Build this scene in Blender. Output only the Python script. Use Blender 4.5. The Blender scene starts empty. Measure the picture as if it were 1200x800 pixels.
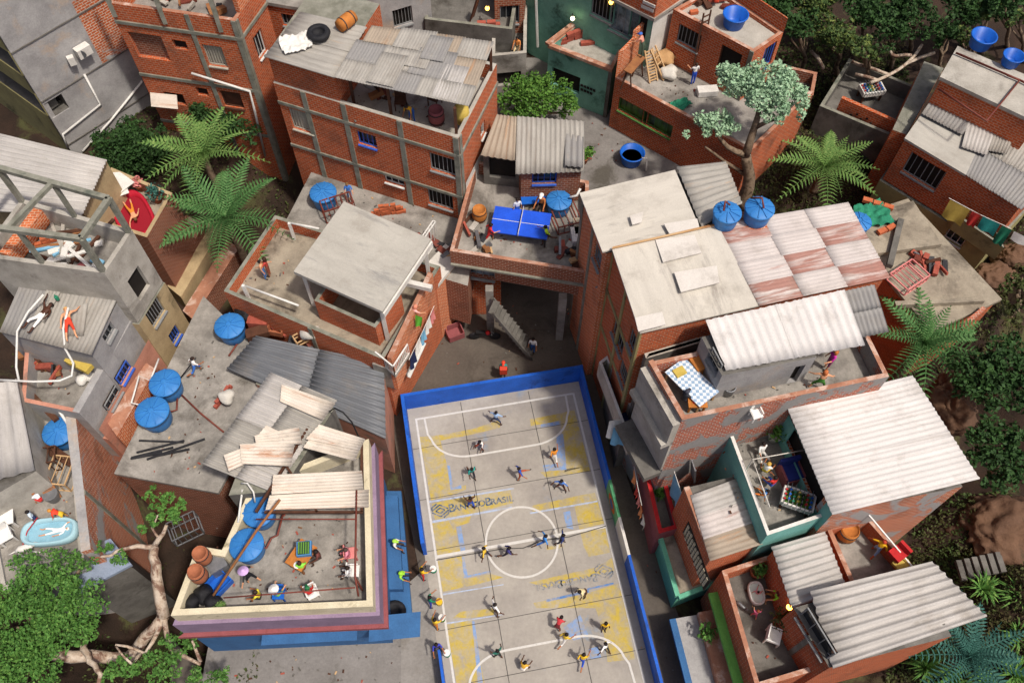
import bpy, bmesh, math, random
import numpy as np
from mathutils import Vector, Matrix
random.seed(7); RNG=np.random.default_rng(7)
SC=bpy.context.scene; COL=SC.collection
V=Vector
# ---------------------------------------------------------------- camera (steep bird's-eye view)
H=44.0; FOC=1042.0
RM=Matrix(((1.0,-0.0021,-0.0036),(0.0,0.8630,-0.5052),(0.0041,0.5052,0.8630)))
cam=bpy.data.cameras.new('camera'); camo=bpy.data.objects.new('camera',cam); COL.objects.link(camo)
cam.sensor_width=36; cam.lens=FOC/1200*36; cam.clip_end=2000; cam.clip_start=.5
camo.matrix_world=Matrix.Translation((0,0,H))@RM.to_4x4()
SC.camera=camo
# ---------------------------------------------------------------- light
SUN_EL=math.radians(63); SUN_AZ=math.radians(-40)   # azimuth from +x, counter-clockwise
w=bpy.data.worlds.new('World'); SC.world=w; w.use_nodes=True
nt=w.node_tree; bg=nt.nodes['Background']; sky=nt.nodes.new('ShaderNodeTexSky')
sky.sky_type='NISHITA'; sky.sun_disc=False; sky.sun_elevation=SUN_EL; sky.sun_rotation=math.radians(90)-SUN_AZ
sky.air_density=.4; sky.dust_density=4
nt.links.new(sky.outputs[0],bg.inputs[0]); bg.inputs[1].default_value=.13
sl=bpy.data.lights.new('sun','SUN'); sl.energy=3.35; sl.angle=math.radians(3.5); sl.color=(1,.92,.82)
so=bpy.data.objects.new('sun',sl); COL.objects.link(so)
so.rotation_euler=V((math.cos(SUN_EL)*math.cos(SUN_AZ),math.cos(SUN_EL)*math.sin(SUN_AZ),math.sin(SUN_EL))).to_track_quat('Z','Y').to_euler()
SC.view_settings.view_transform='Standard'; SC.view_settings.look='None'; SC.view_settings.exposure=.02; SC.view_settings.gamma=1
SC.cycles.max_bounces=6; SC.cycles.diffuse_bounces=3
# ---------------------------------------------------------------- geometry helpers
def P(u,v,z=0):
    "point at height z on the sight line of photo position (u,v)"
    r=RM@V((u-600,400-v,-FOC)); return V((0,0,H))+r*((z-H)/r.z)
def lin(h):
    h=h.lstrip('#'); c=[int(h[i:i+2],16)/255 for i in (0,2,4)]
    return tuple(x/12.92 if x<=.04045 else ((x+.055)/1.055)**2.4 for x in c)+(1,)
MATS={}
def _n(nt,t,**k):
    n=nt.nodes.new(t)
    for a,b in k.items():
        if a.startswith('i_'):
            key=a[2:].replace('_',' '); n.inputs[key].default_value=b
        else: setattr(n,a,b)
    return n
def newmat(name):
    m=bpy.data.materials.new(name); m.use_nodes=True; nt=m.node_tree
    MATS[name]=m; return m,nt,nt.nodes['Principled BSDF']
def mixc(nt,f,a,b,mode='MIX'):
    n=_n(nt,'ShaderNodeMix',data_type='RGBA',blend_type=mode)
    for s,x in ((n.inputs[0],f),(n.inputs[6],a),(n.inputs[7],b)):
        if hasattr(x,'is_linked'): nt.links.new(x,s)
        else: s.default_value=x
    return n.outputs[2]
def noise(nt,co,scale,detail=4,rough=.6,lo=None,hi=None,dist=0):
    n=_n(nt,'ShaderNodeTexNoise'); n.inputs['Scale'].default_value=scale; n.inputs['Detail'].default_value=detail
    n.inputs['Roughness'].default_value=rough; n.inputs['Distortion'].default_value=dist; nt.links.new(co,n.inputs['Vector'])
    if lo is None: return n.outputs['Fac']
    r=_n(nt,'ShaderNodeMapRange'); r.inputs[1].default_value=lo; r.inputs[2].default_value=hi
    nt.links.new(n.outputs['Fac'],r.inputs[0]); return r.outputs[0]
def vary(nt,co,col,scale,amt):
    f=noise(nt,co,scale,3,.7,.25,.75); r=_n(nt,'ShaderNodeMapRange'); r.inputs[3].default_value=1-amt; r.inputs[4].default_value=1+amt
    nt.links.new(f,r.inputs[0]); h=_n(nt,'ShaderNodeHueSaturation'); nt.links.new(r.outputs[0],h.inputs['Value']); nt.links.new(col,h.inputs['Color'])
    return h.outputs[0],f
def bumpn(nt,b,h,strength,dist=.03):
    n=_n(nt,'ShaderNodeBump'); n.inputs['Strength'].default_value=strength; n.inputs['Distance'].default_value=dist
    nt.links.new(h,n.inputs['Height']); nt.links.new(n.outputs[0],b.inputs['Normal'])
def coords(nt,uv=False,sc=None):
    t=_n(nt,'ShaderNodeTexCoord'); o=t.outputs['UV' if uv else 'Object']
    if sc:
        m=_n(nt,'ShaderNodeMapping'); m.inputs['Scale'].default_value=sc; nt.links.new(o,m.inputs['Vector']); o=m.outputs[0]
    return o
def pm(name,c1,c2=None,scale=1.2,rough=.85,bump=.25,c3=None,t3=.58,s3=.45,fine=.14,sharp=.1,metal=0):
    m,nt,b=newmat(name); co=coords(nt); c2=c2 or c1
    col=mixc(nt,noise(nt,co,scale,5,.62,.35,.65),lin(c1),lin(c2))
    if c3: col=mixc(nt,noise(nt,co,s3,7,.68,t3,t3+sharp,.4),col,lin(c3))
    col,f=vary(nt,co,col,scale*14,fine)
    nt.links.new(col,b.inputs['Base Color']); b.inputs['Roughness'].default_value=rough; b.inputs['Metallic'].default_value=metal
    b.inputs['Specular IOR Level'].default_value=.3
    if bump: bumpn(nt,b,f,bump)
    return m
def brickmat(name,c1,c2,mortar,plaster=None,tp=.55,sp=.25,bw=.3,rh=.15,c3=None):
    m,nt,b=newmat(name); uv=coords(nt,True); co=coords(nt)
    br=_n(nt,'ShaderNodeTexBrick'); br.inputs['Scale'].default_value=1; br.inputs['Brick Width'].default_value=bw; br.inputs['Row Height'].default_value=rh
    br.inputs['Mortar Size'].default_value=.022; br.inputs['Mortar Smooth'].default_value=.3; br.inputs['Bias'].default_value=-.1
    br.inputs['Color1'].default_value=lin(c1); br.inputs['Color2'].default_value=lin(c2); br.inputs['Mortar'].default_value=lin(mortar)
    dn=_n(nt,'ShaderNodeTexNoise'); dn.inputs['Scale'].default_value=2.2; nt.links.new(co,dn.inputs['Vector'])
    ds=_n(nt,'ShaderNodeVectorMath',operation='SCALE'); ds.inputs['Scale'].default_value=.05; nt.links.new(dn.outputs['Color'],ds.inputs[0])
    da=_n(nt,'ShaderNodeVectorMath',operation='ADD'); nt.links.new(uv,da.inputs[0]); nt.links.new(ds.outputs[0],da.inputs[1]); nt.links.new(da.outputs[0],br.inputs['Vector'])
    col=br.outputs['Color']; h=br.outputs['Fac']
    col=mixc(nt,noise(nt,co,.5,6,.7,.52,.8),col,lin(c3 or '#6a4c3e'))
    col=mixc(nt,noise(nt,co,.8,8,.75,.6,.98,.6),col,lin('#b79a86'))
    if plaster:
        pf=noise(nt,co,sp,7,.62,tp,tp+.035,.8); col=mixc(nt,pf,col,lin(plaster)); h=mixc(nt,pf,h,(0,0,0,1))
    col,f=vary(nt,co,col,9,.16)
    nt.links.new(col,b.inputs['Base Color']); b.inputs['Roughness'].default_value=.9; b.inputs['Specular IOR Level'].default_value=.2
    inv=_n(nt,'ShaderNodeMath',operation='SUBTRACT'); inv.inputs[0].default_value=1; nt.links.new(h,inv.inputs[1])
    bumpn(nt,b,inv.outputs[0],.7,.03); return m
def sheetmat(name,c1,c2,c3=None,t3=.56,rough=.75,streak=(.35,3.0,1),metal=0,fine=.12):
    m,nt,b=newmat(name); co=coords(nt,True,streak); oc=coords(nt)
    col=mixc(nt,noise(nt,co,1.0,6,.65,.3,.68),lin(c1),lin(c2))
    if c3: col=mixc(nt,noise(nt,co,.7,7,.7,t3,t3+.12,.5),col,lin(c3))
    col=mixc(nt,noise(nt,oc,.8,6,.7,.52,1.0),col,lin('#857c70'))
    col,f=vary(nt,oc,col,22,fine)
    nt.links.new(col,b.inputs['Base Color']); b.inputs['Roughness'].default_value=rough; b.inputs['Metallic'].default_value=metal
    b.inputs['Specular IOR Level'].default_value=.3; bumpn(nt,b,f,.12); return m
def glow(name,c,s):
    m,nt,b=newmat(name); b.inputs['Emission Color'].default_value=lin(c); b.inputs['Emission Strength'].default_value=s; b.inputs['Base Color'].default_value=lin(c); return m
def glassmat(name,c,rough=.12):
    m,nt,b=newmat(name); co=coords(nt); col=mixc(nt,noise(nt,co,1.5,3,.6,.3,.7),lin(c),lin('#1c1f22'))
    nt.links.new(col,b.inputs['Base Color']); b.inputs['Roughness'].default_value=rough; return m

ORG={}
class MB:
    def __init__(s): s.v=[]; s.f=[]; s.m=[]; s.u={}
    def add(s,vs,fs,mi=0):
        o=len(s.v); s.v+=[tuple(x) for x in vs]
        for f in fs: s.f.append(tuple(o+i for i in f)); s.m.append(mi)
        return s
    def poly(s,pts,mi=0): return s.add(pts,[tuple(range(len(pts)))],mi)
    def prism(s,poly,z0,z1,mi=0,mtop=None):
        n=len(poly); vs=[(p[0],p[1],z0) for p in poly]+[(p[0],p[1],z1) for p in poly]
        s.add(vs,[tuple(range(n))[::-1]]+[(i,(i+1)%n,n+(i+1)%n,n+i) for i in range(n)],mi)
        o=len(s.v)-n; s.f.append(tuple(range(o,o+n))); s.m.append(mi if mtop is None else mtop); return s
    def box(s,c,d,rz=0,mi=0,rot=None):
        R=rot or Matrix.Rotation(rz,3,'Z'); c=V(c); x,y,z=d[0]/2,d[1]/2,d[2]/2
        vs=[c+R@V((a*x,b*y,e*z)) for e in (-1,1) for a,b in ((-1,-1),(1,-1),(1,1),(-1,1))]
        return s.add(vs,[(3,2,1,0),(4,5,6,7),(0,1,5,4),(1,2,6,5),(2,3,7,6),(3,0,4,7)],mi)
    def bar(s,p,q,w,h=None,mi=0,up=(0,0,1)):
        p,q=V(p),V(q); d=q-p; L=d.length; d.normalize(); up=V(up)
        if abs(d.dot(up))>.95: up=V((1,0,0))
        x=d.cross(up).normalized(); y=x.cross(d)
        return s.box((p+q)/2,(w,L,h or w),0,mi,Matrix((x,d,y)).transposed())
    def tube(s,pts,r,n=6,mi=0):
        pts=[V(p) for p in pts]; rr=r if isinstance(r,(list,tuple)) else [r]*len(pts); vs=[]; px=None
        for i,p in enumerate(pts):
            d=(pts[min(i+1,len(pts)-1)]-pts[max(i-1,0)]).normalized()
            if px is None: px=d.orthogonal().normalized()
            else:
                px=px-d*px.dot(d); px=px.normalized() if px.length>1e-4 else d.orthogonal().normalized()
            y=d.cross(px)
            vs+=[p+(px*math.cos(a)+y*math.sin(a))*rr[i] for a in [2*math.pi*k/n for k in range(n)]]
        m=len(pts); fs=[(i*n+k,i*n+(k+1)%n,(i+1)*n+(k+1)%n,(i+1)*n+k) for i in range(m-1) for k in range(n)]
        fs+=[tuple(range(n))[::-1],tuple(range((m-1)*n,m*n))]; return s.add(vs,fs,mi)
    def lathe(s,c,prof,n=20,mi=0,rot=None):
        c=V(c); vs=[]
        for r,z in prof:
            for k in range(n):
                q=V((r*math.cos(2*math.pi*k/n),r*math.sin(2*math.pi*k/n),z)); vs.append(c+(rot@q if rot else q))
        m=len(prof); fs=[(i*n+k,i*n+(k+1)%n,(i+1)*n+(k+1)%n,(i+1)*n+k) for i in range(m-1) for k in range(n)]
        if prof[0][0]>1e-4: fs.append(tuple(range(n))[::-1])
        if prof[-1][0]>1e-4: fs.append(tuple(range((m-1)*n,m*n)))
        return s.add(vs,fs,mi)
    def build(s,name,mats,parent=None,smooth=False,props=None):
        if isinstance(mats,str): mats=[mats]
        o0=ORG.get(parent.name,V((0,0,0))) if parent else V((0,0,0))
        me=bpy.data.meshes.new(name); me.from_pydata([(a-o0.x,b-o0.y,c-o0.z) for a,b,c in s.v],[],s.f); 
        for k in mats: me.materials.append(MATS[k])
        me.polygons.foreach_set('material_index',s.m)
        if smooth: me.polygons.foreach_set('use_smooth',[True]*len(s.f))
        uv=me.uv_layers.new(name='UVMap'); data=np.zeros((len(me.loops),2)); k=0
        for pi,f in enumerate(s.f):
            if pi in s.u:
                for q in s.u[pi]: data[k]=q; k+=1
                continue
            nn=me.polygons[pi].normal
            if abs(nn.z)>.75:
                for i in f: data[k]=(s.v[i][0],s.v[i][1]); k+=1
            else:
                l=math.hypot(nn.x,nn.y); tx,ty=-nn.y/l,nn.x/l
                for i in f: data[k]=(s.v[i][0]*tx+s.v[i][1]*ty,s.v[i][2]); k+=1
        uv.data.foreach_set('uv',data.ravel())
        o=bpy.data.objects.new(name,me); COL.objects.link(o)
        if parent: o.parent=parent
        ORG[o.name]=o0
        for a,b in (props or {}).items(): o[a]=b
        return o
def tag(o,label,cat,group=None):
    o['label']=label; o['category']=cat
    if group: o['group']=group
    return o
def thing(name,label,cat,loc=(0,0,0),group=None):
    o=bpy.data.objects.new(name,None); COL.objects.link(o); o.location=loc; ORG[o.name]=V(loc); o.empty_display_size=.2
    return tag(o,label,cat,group)
def solo(mb,name,mats,label,cat,loc=None,group=None,smooth=False):
    "a thing that is one mesh, its origin at loc"
    loc=V(loc) if loc is not None else V((0,0,0))
    mb.v=[(a-loc.x,b-loc.y,c-loc.z) for a,b,c in mb.v]; o=mb.build(name,mats,None,smooth); o.location=loc; ORG[o.name]=loc
    return tag(o,label,cat,group)
def struct(mb,name,mats,parent=None,smooth=False):
    o=mb.build(name,mats,parent,smooth)
    if not parent: o['kind']='structure'
    return o
def copy_tree(o,loc=None,rz=0,label=None,group=None,scale=None,parent=None):
    c=o.copy(); COL.objects.link(c)
    if parent is not None: c.parent=parent
    for ch in o.children: copy_tree(ch,parent=c)
    if loc is not None: c.location=loc; ORG[c.name]=V(loc); c.rotation_euler=(0,0,rz)
    if scale: c.scale=(scale,)*3 if not hasattr(scale,'__len__') else scale
    if label: c['label']=label
    if group: c['group']=group
    return c
def inset(poly,d):
    n=len(poly); out=[]
    for i in range(n):
        a,b,c=V(poly[i-1][:2]),V(poly[i][:2]),V(poly[(i+1)%n][:2])
        d1=(b-a).normalized(); d2=(c-b).normalized(); n1=V((-d1.y,d1.x)); n2=V((-d2.y,d2.x))
        k=1+n1.dot(n2); m=(n1+n2)/max(k,.3); out.append(b+m*d)
    return out
def rayhit(u,v,p0,p1):
    "where the sight line of (u,v) meets the vertical wall p0-p1: distance along it, height"
    r=RM@V((u-600,400-v,-FOC)); d=(p1-p0).normalized(); n=V((d.y,-d.x)); t=(p0.x*n.x+p0.y*n.y)/(r.x*n.x+r.y*n.y)
    q=V((0,0,H))+r*t; return (V((q.x,q.y))-p0).dot(d),q.z
def wallface(mb,p0,p1,z0,z1,holes=(),depth=.2,mi=0,ri=None):
    L=(p1-p0).length; d=(p1-p0)/L; n=V((d.y,-d.x))
    def q(s,z,k=0): return (p0.x+d.x*s-n.x*k,p0.y+d.y*s-n.y*k,z)
    hs=[(max(.05,a),min(L-.05,b),max(z0+.02,c),min(z1-.02,e)) for a,b,c,e in holes]
    S=sorted({0,L,*[x for h in hs for x in h[:2]]}); Z=sorted({z0,z1,*[x for h in hs for x in h[2:]]})
    for i in range(len(S)-1):
        for j in range(len(Z)-1):
            cs,cz=(S[i]+S[i+1])/2,(Z[j]+Z[j+1])/2
            if any(a<cs<b and c<cz<e for a,b,c,e in hs): continue
            mb.poly([q(S[i],Z[j]),q(S[i+1],Z[j]),q(S[i+1],Z[j+1]),q(S[i],Z[j+1])],mi)
    for a,b,c,e in hs:
        mi=ri if ri is not None else mi; mb.poly([q(a,c),q(b,c),q(b,c,depth),q(a,c,depth)],mi); mb.poly([q(a,e,depth),q(b,e,depth),q(b,e),q(a,e)],mi)
        mb.poly([q(a,c),q(a,c,depth),q(a,e,depth),q(a,e)],mi); mb.poly([q(b,c,depth),q(b,c),q(b,e),q(b,e,depth)],mi)
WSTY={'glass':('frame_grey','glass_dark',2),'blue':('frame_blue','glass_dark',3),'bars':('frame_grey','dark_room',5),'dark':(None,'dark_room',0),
 'white':('frame_white','glass_dark',2),'shutter':('shutter_pale','shutter_pale',6),'green':('frame_green','leafy_glass',4),'brown':('wood_dark','wood_dark',0),
 'bricked':(None,'brick_dark',0),'door':('wood_dark','dark_room',0),'pale':('frame_grey','glass_pale',3)}
def window(root,p0,p1,s,z,w,h,style,depth):
    d=(p1-p0).normalized(); n=V((d.y,-d.x)); fm,pmn,bars=WSTY[style]
    def q(a,b,k): return V((p0.x+d.x*a-n.x*k,p0.y+d.y*a-n.y*k,b))
    mb=MB(); t=.055; e=.01
    if fm:
        k=depth*.55
        for a,b in (((s-w/2+e,z-h/2+t/2+e),(s+w/2-e,z-h/2+t/2+e)),((s-w/2+e,z+h/2-t/2-e),(s+w/2-e,z+h/2-t/2-e))): mb.bar(q(*a,k),q(*b,k),t,t)
        for x in (s-w/2+t/2+e,s+w/2-t/2-e): mb.bar(q(x,z-h/2+t+e,k),q(x,z+h/2-t-e,k),t,t)
        for i in range(bars):
            x=s-w/2+w*(i+1)/(bars+1); mb.bar(q(x,z-h/2+t+e,k),q(x,z+h/2-t-e,k),t*.6,t*.6)
        if h>.5 and style!='door': mb.bar(q(s-w/2,z-h/2-.05,-.03),q(s+w/2,z-h/2-.05,-.03),.16,.07)
        fr=mb.build('door' if style=='door' else 'window',fm,root); k2=depth-.01
    else:
        k2=depth-.01; fr=None
    pb=MB().poly([q(s-w/2,z-h/2,k2),q(s+w/2,z-h/2,k2),q(s+w/2,z+h/2,k2),q(s-w/2,z+h/2,k2)])
    pb.build('pane' if fr else 'opening',pmn,fr or root)
def corners(px,z):
    p=[None if c is None else V(P(c[0],c[1],z)[:2]) for c in px]
    if None in p:
        i=p.index(None); n=len(p); p[i]=p[i-1]+p[(i+1)%n]-p[(i+2)%n]
    return p
def house(root,px,zt,zb,wall,ph=0,floor='concrete',cap=None,th=.2,zr=None,win=(),bands=(),pil={},ov=0,name='wall',depth=.22,bmat='concrete_band',colw=.22,xy=None,reveal=None):
    cap='coping_clay' if cap and cap.startswith('brick') and name!='rear_wall' else cap
    p=xy or corners(px,zr if zr is not None else zt); n=len(p); mb=MB(); hol={}
    for w in win:
        e=w[0]; s,z=rayhit(w[1],w[2],p[e],p[(e+1)%n]); L=(p[(e+1)%n]-p[e]).length; a=max(.3,s-w[3]/2); b=min(L-.3,s+w[3]/2); hol.setdefault(e,[]).append(((a+b)/2,z,b-a,w[4],w[5]))
    for i in range(n):
        a,b=p[i],p[(i+1)%n]; hs=[(s-w/2,s+w/2,z-h/2,z+h/2) for s,z,w,h,_ in hol.get(i,[])]
        wallface(mb,a,b,zb,zt,hs,depth,0,3)
    if ph>0:
        q=inset(p,th); zf=zt-ph
        for i in range(n):
            j=(i+1)%n; mb.poly([(*p[i],zt),(*p[j],zt),(*q[j],zt),(*q[i],zt)],1); mb.poly([(*q[j],zf),(*q[i],zf),(*q[i],zt),(*q[j],zt)],2)
        MB().poly([(*x,zf+.003) for x in q]).build('terrace_floor',floor,root)
    else: mb.poly([(*x,zt) for x in p],1)
    mb.poly([(*x,zb) for x in p[::-1]],0)
    o=mb.build(name,[wall,cap or bmat,wall,reveal or wall],root)
    for i,hh in hol.items():
        for s,z,w,h,st in hh: window(root,p[i],p[(i+1)%n],s,z,w,h,st,depth)
    if ov: MB().prism(inset(p,-ov),zt+.004,zt+.2).build('roof_slab',floor,root)
    for e,z in bands:
        a,b=p[e],p[(e+1)%n]; d=(b-a).normalized(); nn=V((d.y,-d.x)); m=MB(); f=nn*.02
        m.bar((*(a+f-d*.02),z),(*(b+f+d*.02),z),.1,.19); m.build('beam',bmat,root)
    for e,ts in pil.items():
        a,b=p[e],p[(e+1)%n]; d=(b-a).normalized(); nn=V((d.y,-d.x))
        for t in ts:
            c=a+(b-a)*min(max(t,colw/2/(b-a).length),1-colw/2/(b-a).length)+nn*.005; m=MB(); m.box((*c,(zb+zt)/2-.01),(colw,.1,zt-zb-.02),math.atan2(d.y,d.x)); m.build('pilaster',bmat,root)
    return p
def HB(name,label,cat,px,zt,zb,wall,group=None,**k):
    zr=k.get('zr'); p=corners(px,zr if zr is not None else zt); c=sum(p,V((0,0)))/len(p)
    r=thing(name,label,cat,(c.x,c.y,zb),group); house(r,px,zt,zb,wall,**k); return r
def sheet(root,pts,mat,period=.3,amp=.05,k=6,th=.03,name='roof_sheet',sag=.0,seg=4,asmesh=None,jit=0,props=None):
    "corrugated sheet, ridges run from pts[0] to pts[1]"
    a,b,c,d=[V(x) for x in pts]; L=((d-a).length+(c-b).length)/2; n=max(4,int(round(L/period))*k); nor=(b-a).cross(d-a).normalized()
    if nor.z<0: nor=-nor
    W=((b-a).length+(c-d).length)/2; mb=MB(); vs=[]; uv=[]; o1=random.uniform(0,40)
    js=[random.uniform(-jit,jit) for _ in range(n+1)]
    for i in range(n+1):
        t=i/n; p=a.lerp(d,t); q=b.lerp(c,t); off=amp*(2*((1+math.sin(2*math.pi*i/k))/2)**1.7-1)
        dd=(q-p).normalized()
        for j in range(seg+1):
            s=j/seg; x=p.lerp(q,s)+nor*(off-sag*math.sin(math.pi*s)*math.sin(math.pi*t)*1)
            if j==seg: x=x+dd*js[i]
            if j==0: x=x-dd*js[i]
            vs.append(x); uv.append((s*W+o1,t*L+o1))
    m=len(vs); vs2=vs+[x-nor*th for x in vs]; S=seg+1
    top=[(i*S+j,i*S+j+1,(i+1)*S+j+1,(i+1)*S+j) for i in range(n) for j in range(seg)]
    if (b-a).cross(d-a).z<0: top=[f[::-1] for f in top]
    fs=top+[tuple(m+x for x in f[::-1]) for f in top]
    ring=[j for j in range(S)]+[i*S+seg for i in range(1,n+1)]+[n*S+j for j in range(seg-1,-1,-1)]+[i*S for i in range(n-1,0,-1)]
    fs+=[(ring[i],m+ring[i],m+ring[(i+1)%len(ring)],ring[(i+1)%len(ring)]) for i in range(len(ring))]
    mb.add(vs2,fs); uv2=uv+uv
    for i,f in enumerate(mb.f): mb.u[i]=[uv2[x] for x in f]
    o=mb.build(name,mat,root,False,props); 
    sm=[True]*(2*len(top))+[False]*len(ring); o.data.polygons.foreach_set('use_smooth',sm); return o
def flat(root,pts,mat,th=.05,name='roof_sheet'):
    a,b,c,d=[V(x) for x in pts]; nor=(b-a).cross(d-a).normalized()
    if nor.z<0: nor=-nor; a,b,c,d=a,d,c,b
    mb=MB(); lo=[x-nor*th for x in (a,b,c,d)]; mb.add([a,b,c,d]+lo,[(0,1,2,3),(7,6,5,4)]+[(i,4+i,4+(i+1)%4,(i+1)%4) for i in range(4)])
    L=(b-a).length; W=(d-a).length; o1=random.uniform(0,40)
    mb.u[0]=[(o1,o1),(o1+L,o1),(o1+L,o1+W),(o1,o1+W)]; return mb.build(name,mat,root)
def sub(q,s0,s1,t0,t1):
    "patch of a quad given as fractions along 0->1 and 0->3"
    f=lambda s,t:(q[0].lerp(q[1],s)).lerp(q[3].lerp(q[2],s),t); return [f(s0,t0),f(s1,t0),f(s1,t1),f(s0,t1)]
def Q4(*c,z=None):
    return [P(x[0],x[1],x[2] if len(x)>2 else z) for x in c]
def lift(q,dz): return [V(x)+V((0,0,dz)) for x in q]
# ---------------------------------------------------------------- materials
brickmat('brick_red','#c45c30','#a84a26','#bc8c70')
brickmat('brick_orange','#d06e3e','#b85a30','#d8ae90')
brickmat('brick_dark','#8f5038','#78402c','#a08472')
brickmat('brick_pink','#b86c52','#a45c44','#bd9a88')
brickmat('brick_patched','#c4683c','#ae5430','#d4bca8',plaster='#a3a09d',tp=.52,sp=.3)
brickmat('brick_plaster','#b85a3a','#9a4830','#b8a89c',plaster='#8d8a87',tp=.5,sp=.5)
pm('concrete','#a09b93','#74706a',.8,c3='#58534c',t3=.52,s3=.45,sharp=.16)
pm('concrete_light','#b5b0a6','#9a958b',.9,c3='#77726a',t3=.55,s3=.6,sharp=.16)
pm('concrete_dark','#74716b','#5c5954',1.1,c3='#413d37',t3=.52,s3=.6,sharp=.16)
pm('concrete_warm','#a19785','#847a6b',.9,c3='#554e44',t3=.5,s3=.5,sharp=.18)
pm('concrete_band','#8f8e82','#727265',2.0,c3='#5d6258',t3=.58,s3=1.2)
pm('plaster_grey','#a9a7a5','#8d8b8a',.8,c3='#ab9c8e',t3=.55,s3=.35)
pm('plaster_olive','#a39a68','#8d855c',.9,c3='#5a563e',t3=.58)
pm('plaster_beige','#b7a27d','#a08c6a',.9,c3='#75684f',t3=.58)
pm('plaster_pink','#c58d78','#b07a66',.9,c3='#8a7568',t3=.56)
pm('plaster_green','#7cb09d','#659888',.9,c3='#3f5f52',t3=.55)
pm('plaster_teal','#79b5ab','#68a59c',.9,c3='#7d9c96',t3=.58)
pm('plaster_mint','#6fb89a','#62a88b',.9,c3='#6c8f7d',t3=.6)
pm('plaster_lilac','#917d95','#827086',.9,c3='#6b5a70',t3=.6)
pm('paint_rust_red','#935356','#844849',1.2,c3='#7c3d34',t3=.6)
pm('paint_blue','#3a6898','#345c88',1.0,c3='#5b7a98',t3=.6)
pm('court_blue','#1c60c8','#1755b4',1.1,.6,c3='#10408c',t3=.58,s3=.8)
pm('court_wall_green','#58a070','#4f9466',1.1,.6); pm('court_wall_white','#d8d4cc','#c9c5bd',1.1,.7)
pm('paint_orange','#c96a2c','#b55c22',1.2); pm('paint_lime','#6fae50','#639f46',1.2); pm('paint_red','#c02a2c','#a52426',1.2); pm('paint_turquoise','#2e9a94','#27847f',1.2)
pm('paint_white','#dcd9d2','#cac6be',1.4,.7,c3='#a39c90',t3=.62); pm('cream','#d6ccb0','#c6bb9e',1.2,c3='#8d8467',t3=.58,s3=.7)
pm('frame_grey','#8d8f8f','#7b7c7c',3); pm('frame_white','#d8d8d4','#c5c5c0',3); pm('frame_blue','#3b63c0','#3054ac',3); pm('frame_green','#4f7a3c','#3f6630',3)
pm('shutter_pale','#b9b3a4','#a49e90',3)
glassmat('glass_dark','#2b3038'); glassmat('glass_pale','#9fb2bb',.2); glassmat('leafy_glass','#5a8a2c',.4)
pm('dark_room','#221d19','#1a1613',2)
pm('wood_dark','#5a3a2a','#472d20',3,c3='#7a5a44',t3=.6); pm('wood','#9c6b42','#87593a',3,c3='#6a4a34',t3=.58); pm('wood_pale','#c7a57a','#b4946c',3); pm('wood_orange','#c07a3a','#a9682f',3)
pm('bark','#8f7d68','#6f5d4b',4,c3='#4c3d30',t3=.52,s3=3,bump=.6); pm('bark_pale','#cdbfae','#a8927c',3,c3='#7b5f50',t3=.5,s3=2,bump=.5)
sheetmat('sheet_grey','#aaa69e','#8f8b84','#b39a82',.6); sheetmat('sheet_tan','#a89a88','#96897a','#a77f5c',.55); sheetmat('sheet_slate','#94928e','#838180','#a08f80',.62)
sheetmat('sheet_white','#bcb8b3','#a5a19c','#8c8780',.6); sheetmat('sheet_bright','#d6d2ce','#c6c2be','#a5a09b',.62,streak=(.12,1.6,1)); sheetmat('sheet_steel','#777a7e','#616469','#94908a',.6,.5)
sheetmat('sheet_rust','#d9d0c4','#cabdac','#b06c38',.57); sheetmat('sheet_rusty_red','#a98075','#9a6e62','#c9bfb9',.5,streak=(.3,2.2,1)); sheetmat('sheet_pale','#cbc3be','#bab1ac','#a9847a',.6,streak=(.3,2.2,1))
sheetmat('board_cream','#ccc6ba','#b9b3a8','#98928a',.56,streak=(.22,1.5,1)); sheetmat('board_patch','#d6d0c8','#c9c3ba','#b78a5c',.72,streak=(1,1,1)); sheetmat('slab_white','#b8b4aa','#a39f96','#918f8a',.55,streak=(.3,1.2,1))
sheetmat('rust_edge','#c9ae88','#b08350','#8c5c36',.5)
pm('pvc_white','#e2e0da','#d2d0ca',2,.5); pm('pipe_rust','#7c4034','#6a352b',3,.6); pm('metal_dark','#3d3d40','#2e2e30',3,.5,metal=.4); pm('metal_grey','#8b8d90','#77797c',3,.45,metal=.6)
pm('tank_blue','#3a80c2','#2c70b2',1.4,.5,bump=.1,c3='#6b9fce',t3=.6); pm('tub_blue','#1d63c4','#1855ac',1.4,.4,bump=.03)
pm('rubber','#26262a','#1c1c1f',4,.7); pm('plastic_white','#e6e4df','#d9d6d0',2,.45,bump=.05); pm('plastic_black','#1f1f21','#171718',2,.5)
pm('earth','#3a2a20','#2b2018',.6,c3='#4a4a2c',t3=.54,s3=.4,bump=.7); pm('rock','#6f533f','#594234',.5,c3='#4f4030',t3=.55,s3=.7,bump=.8)
pm('pavement','#85817d','#726e6a',.5,c3='#545049',t3=.55,s3=.3); pm('road_light','#8f8b86','#7f7b76',.5,c3='#7b766f',t3=.56,s3=.35)
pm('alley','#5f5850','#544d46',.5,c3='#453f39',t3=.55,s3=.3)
pm('court','#a8a298','#918b84',.35,.8,bump=.08,c3='#7f8c9a',t3=.6,s3=.35,fine=.09)
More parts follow.
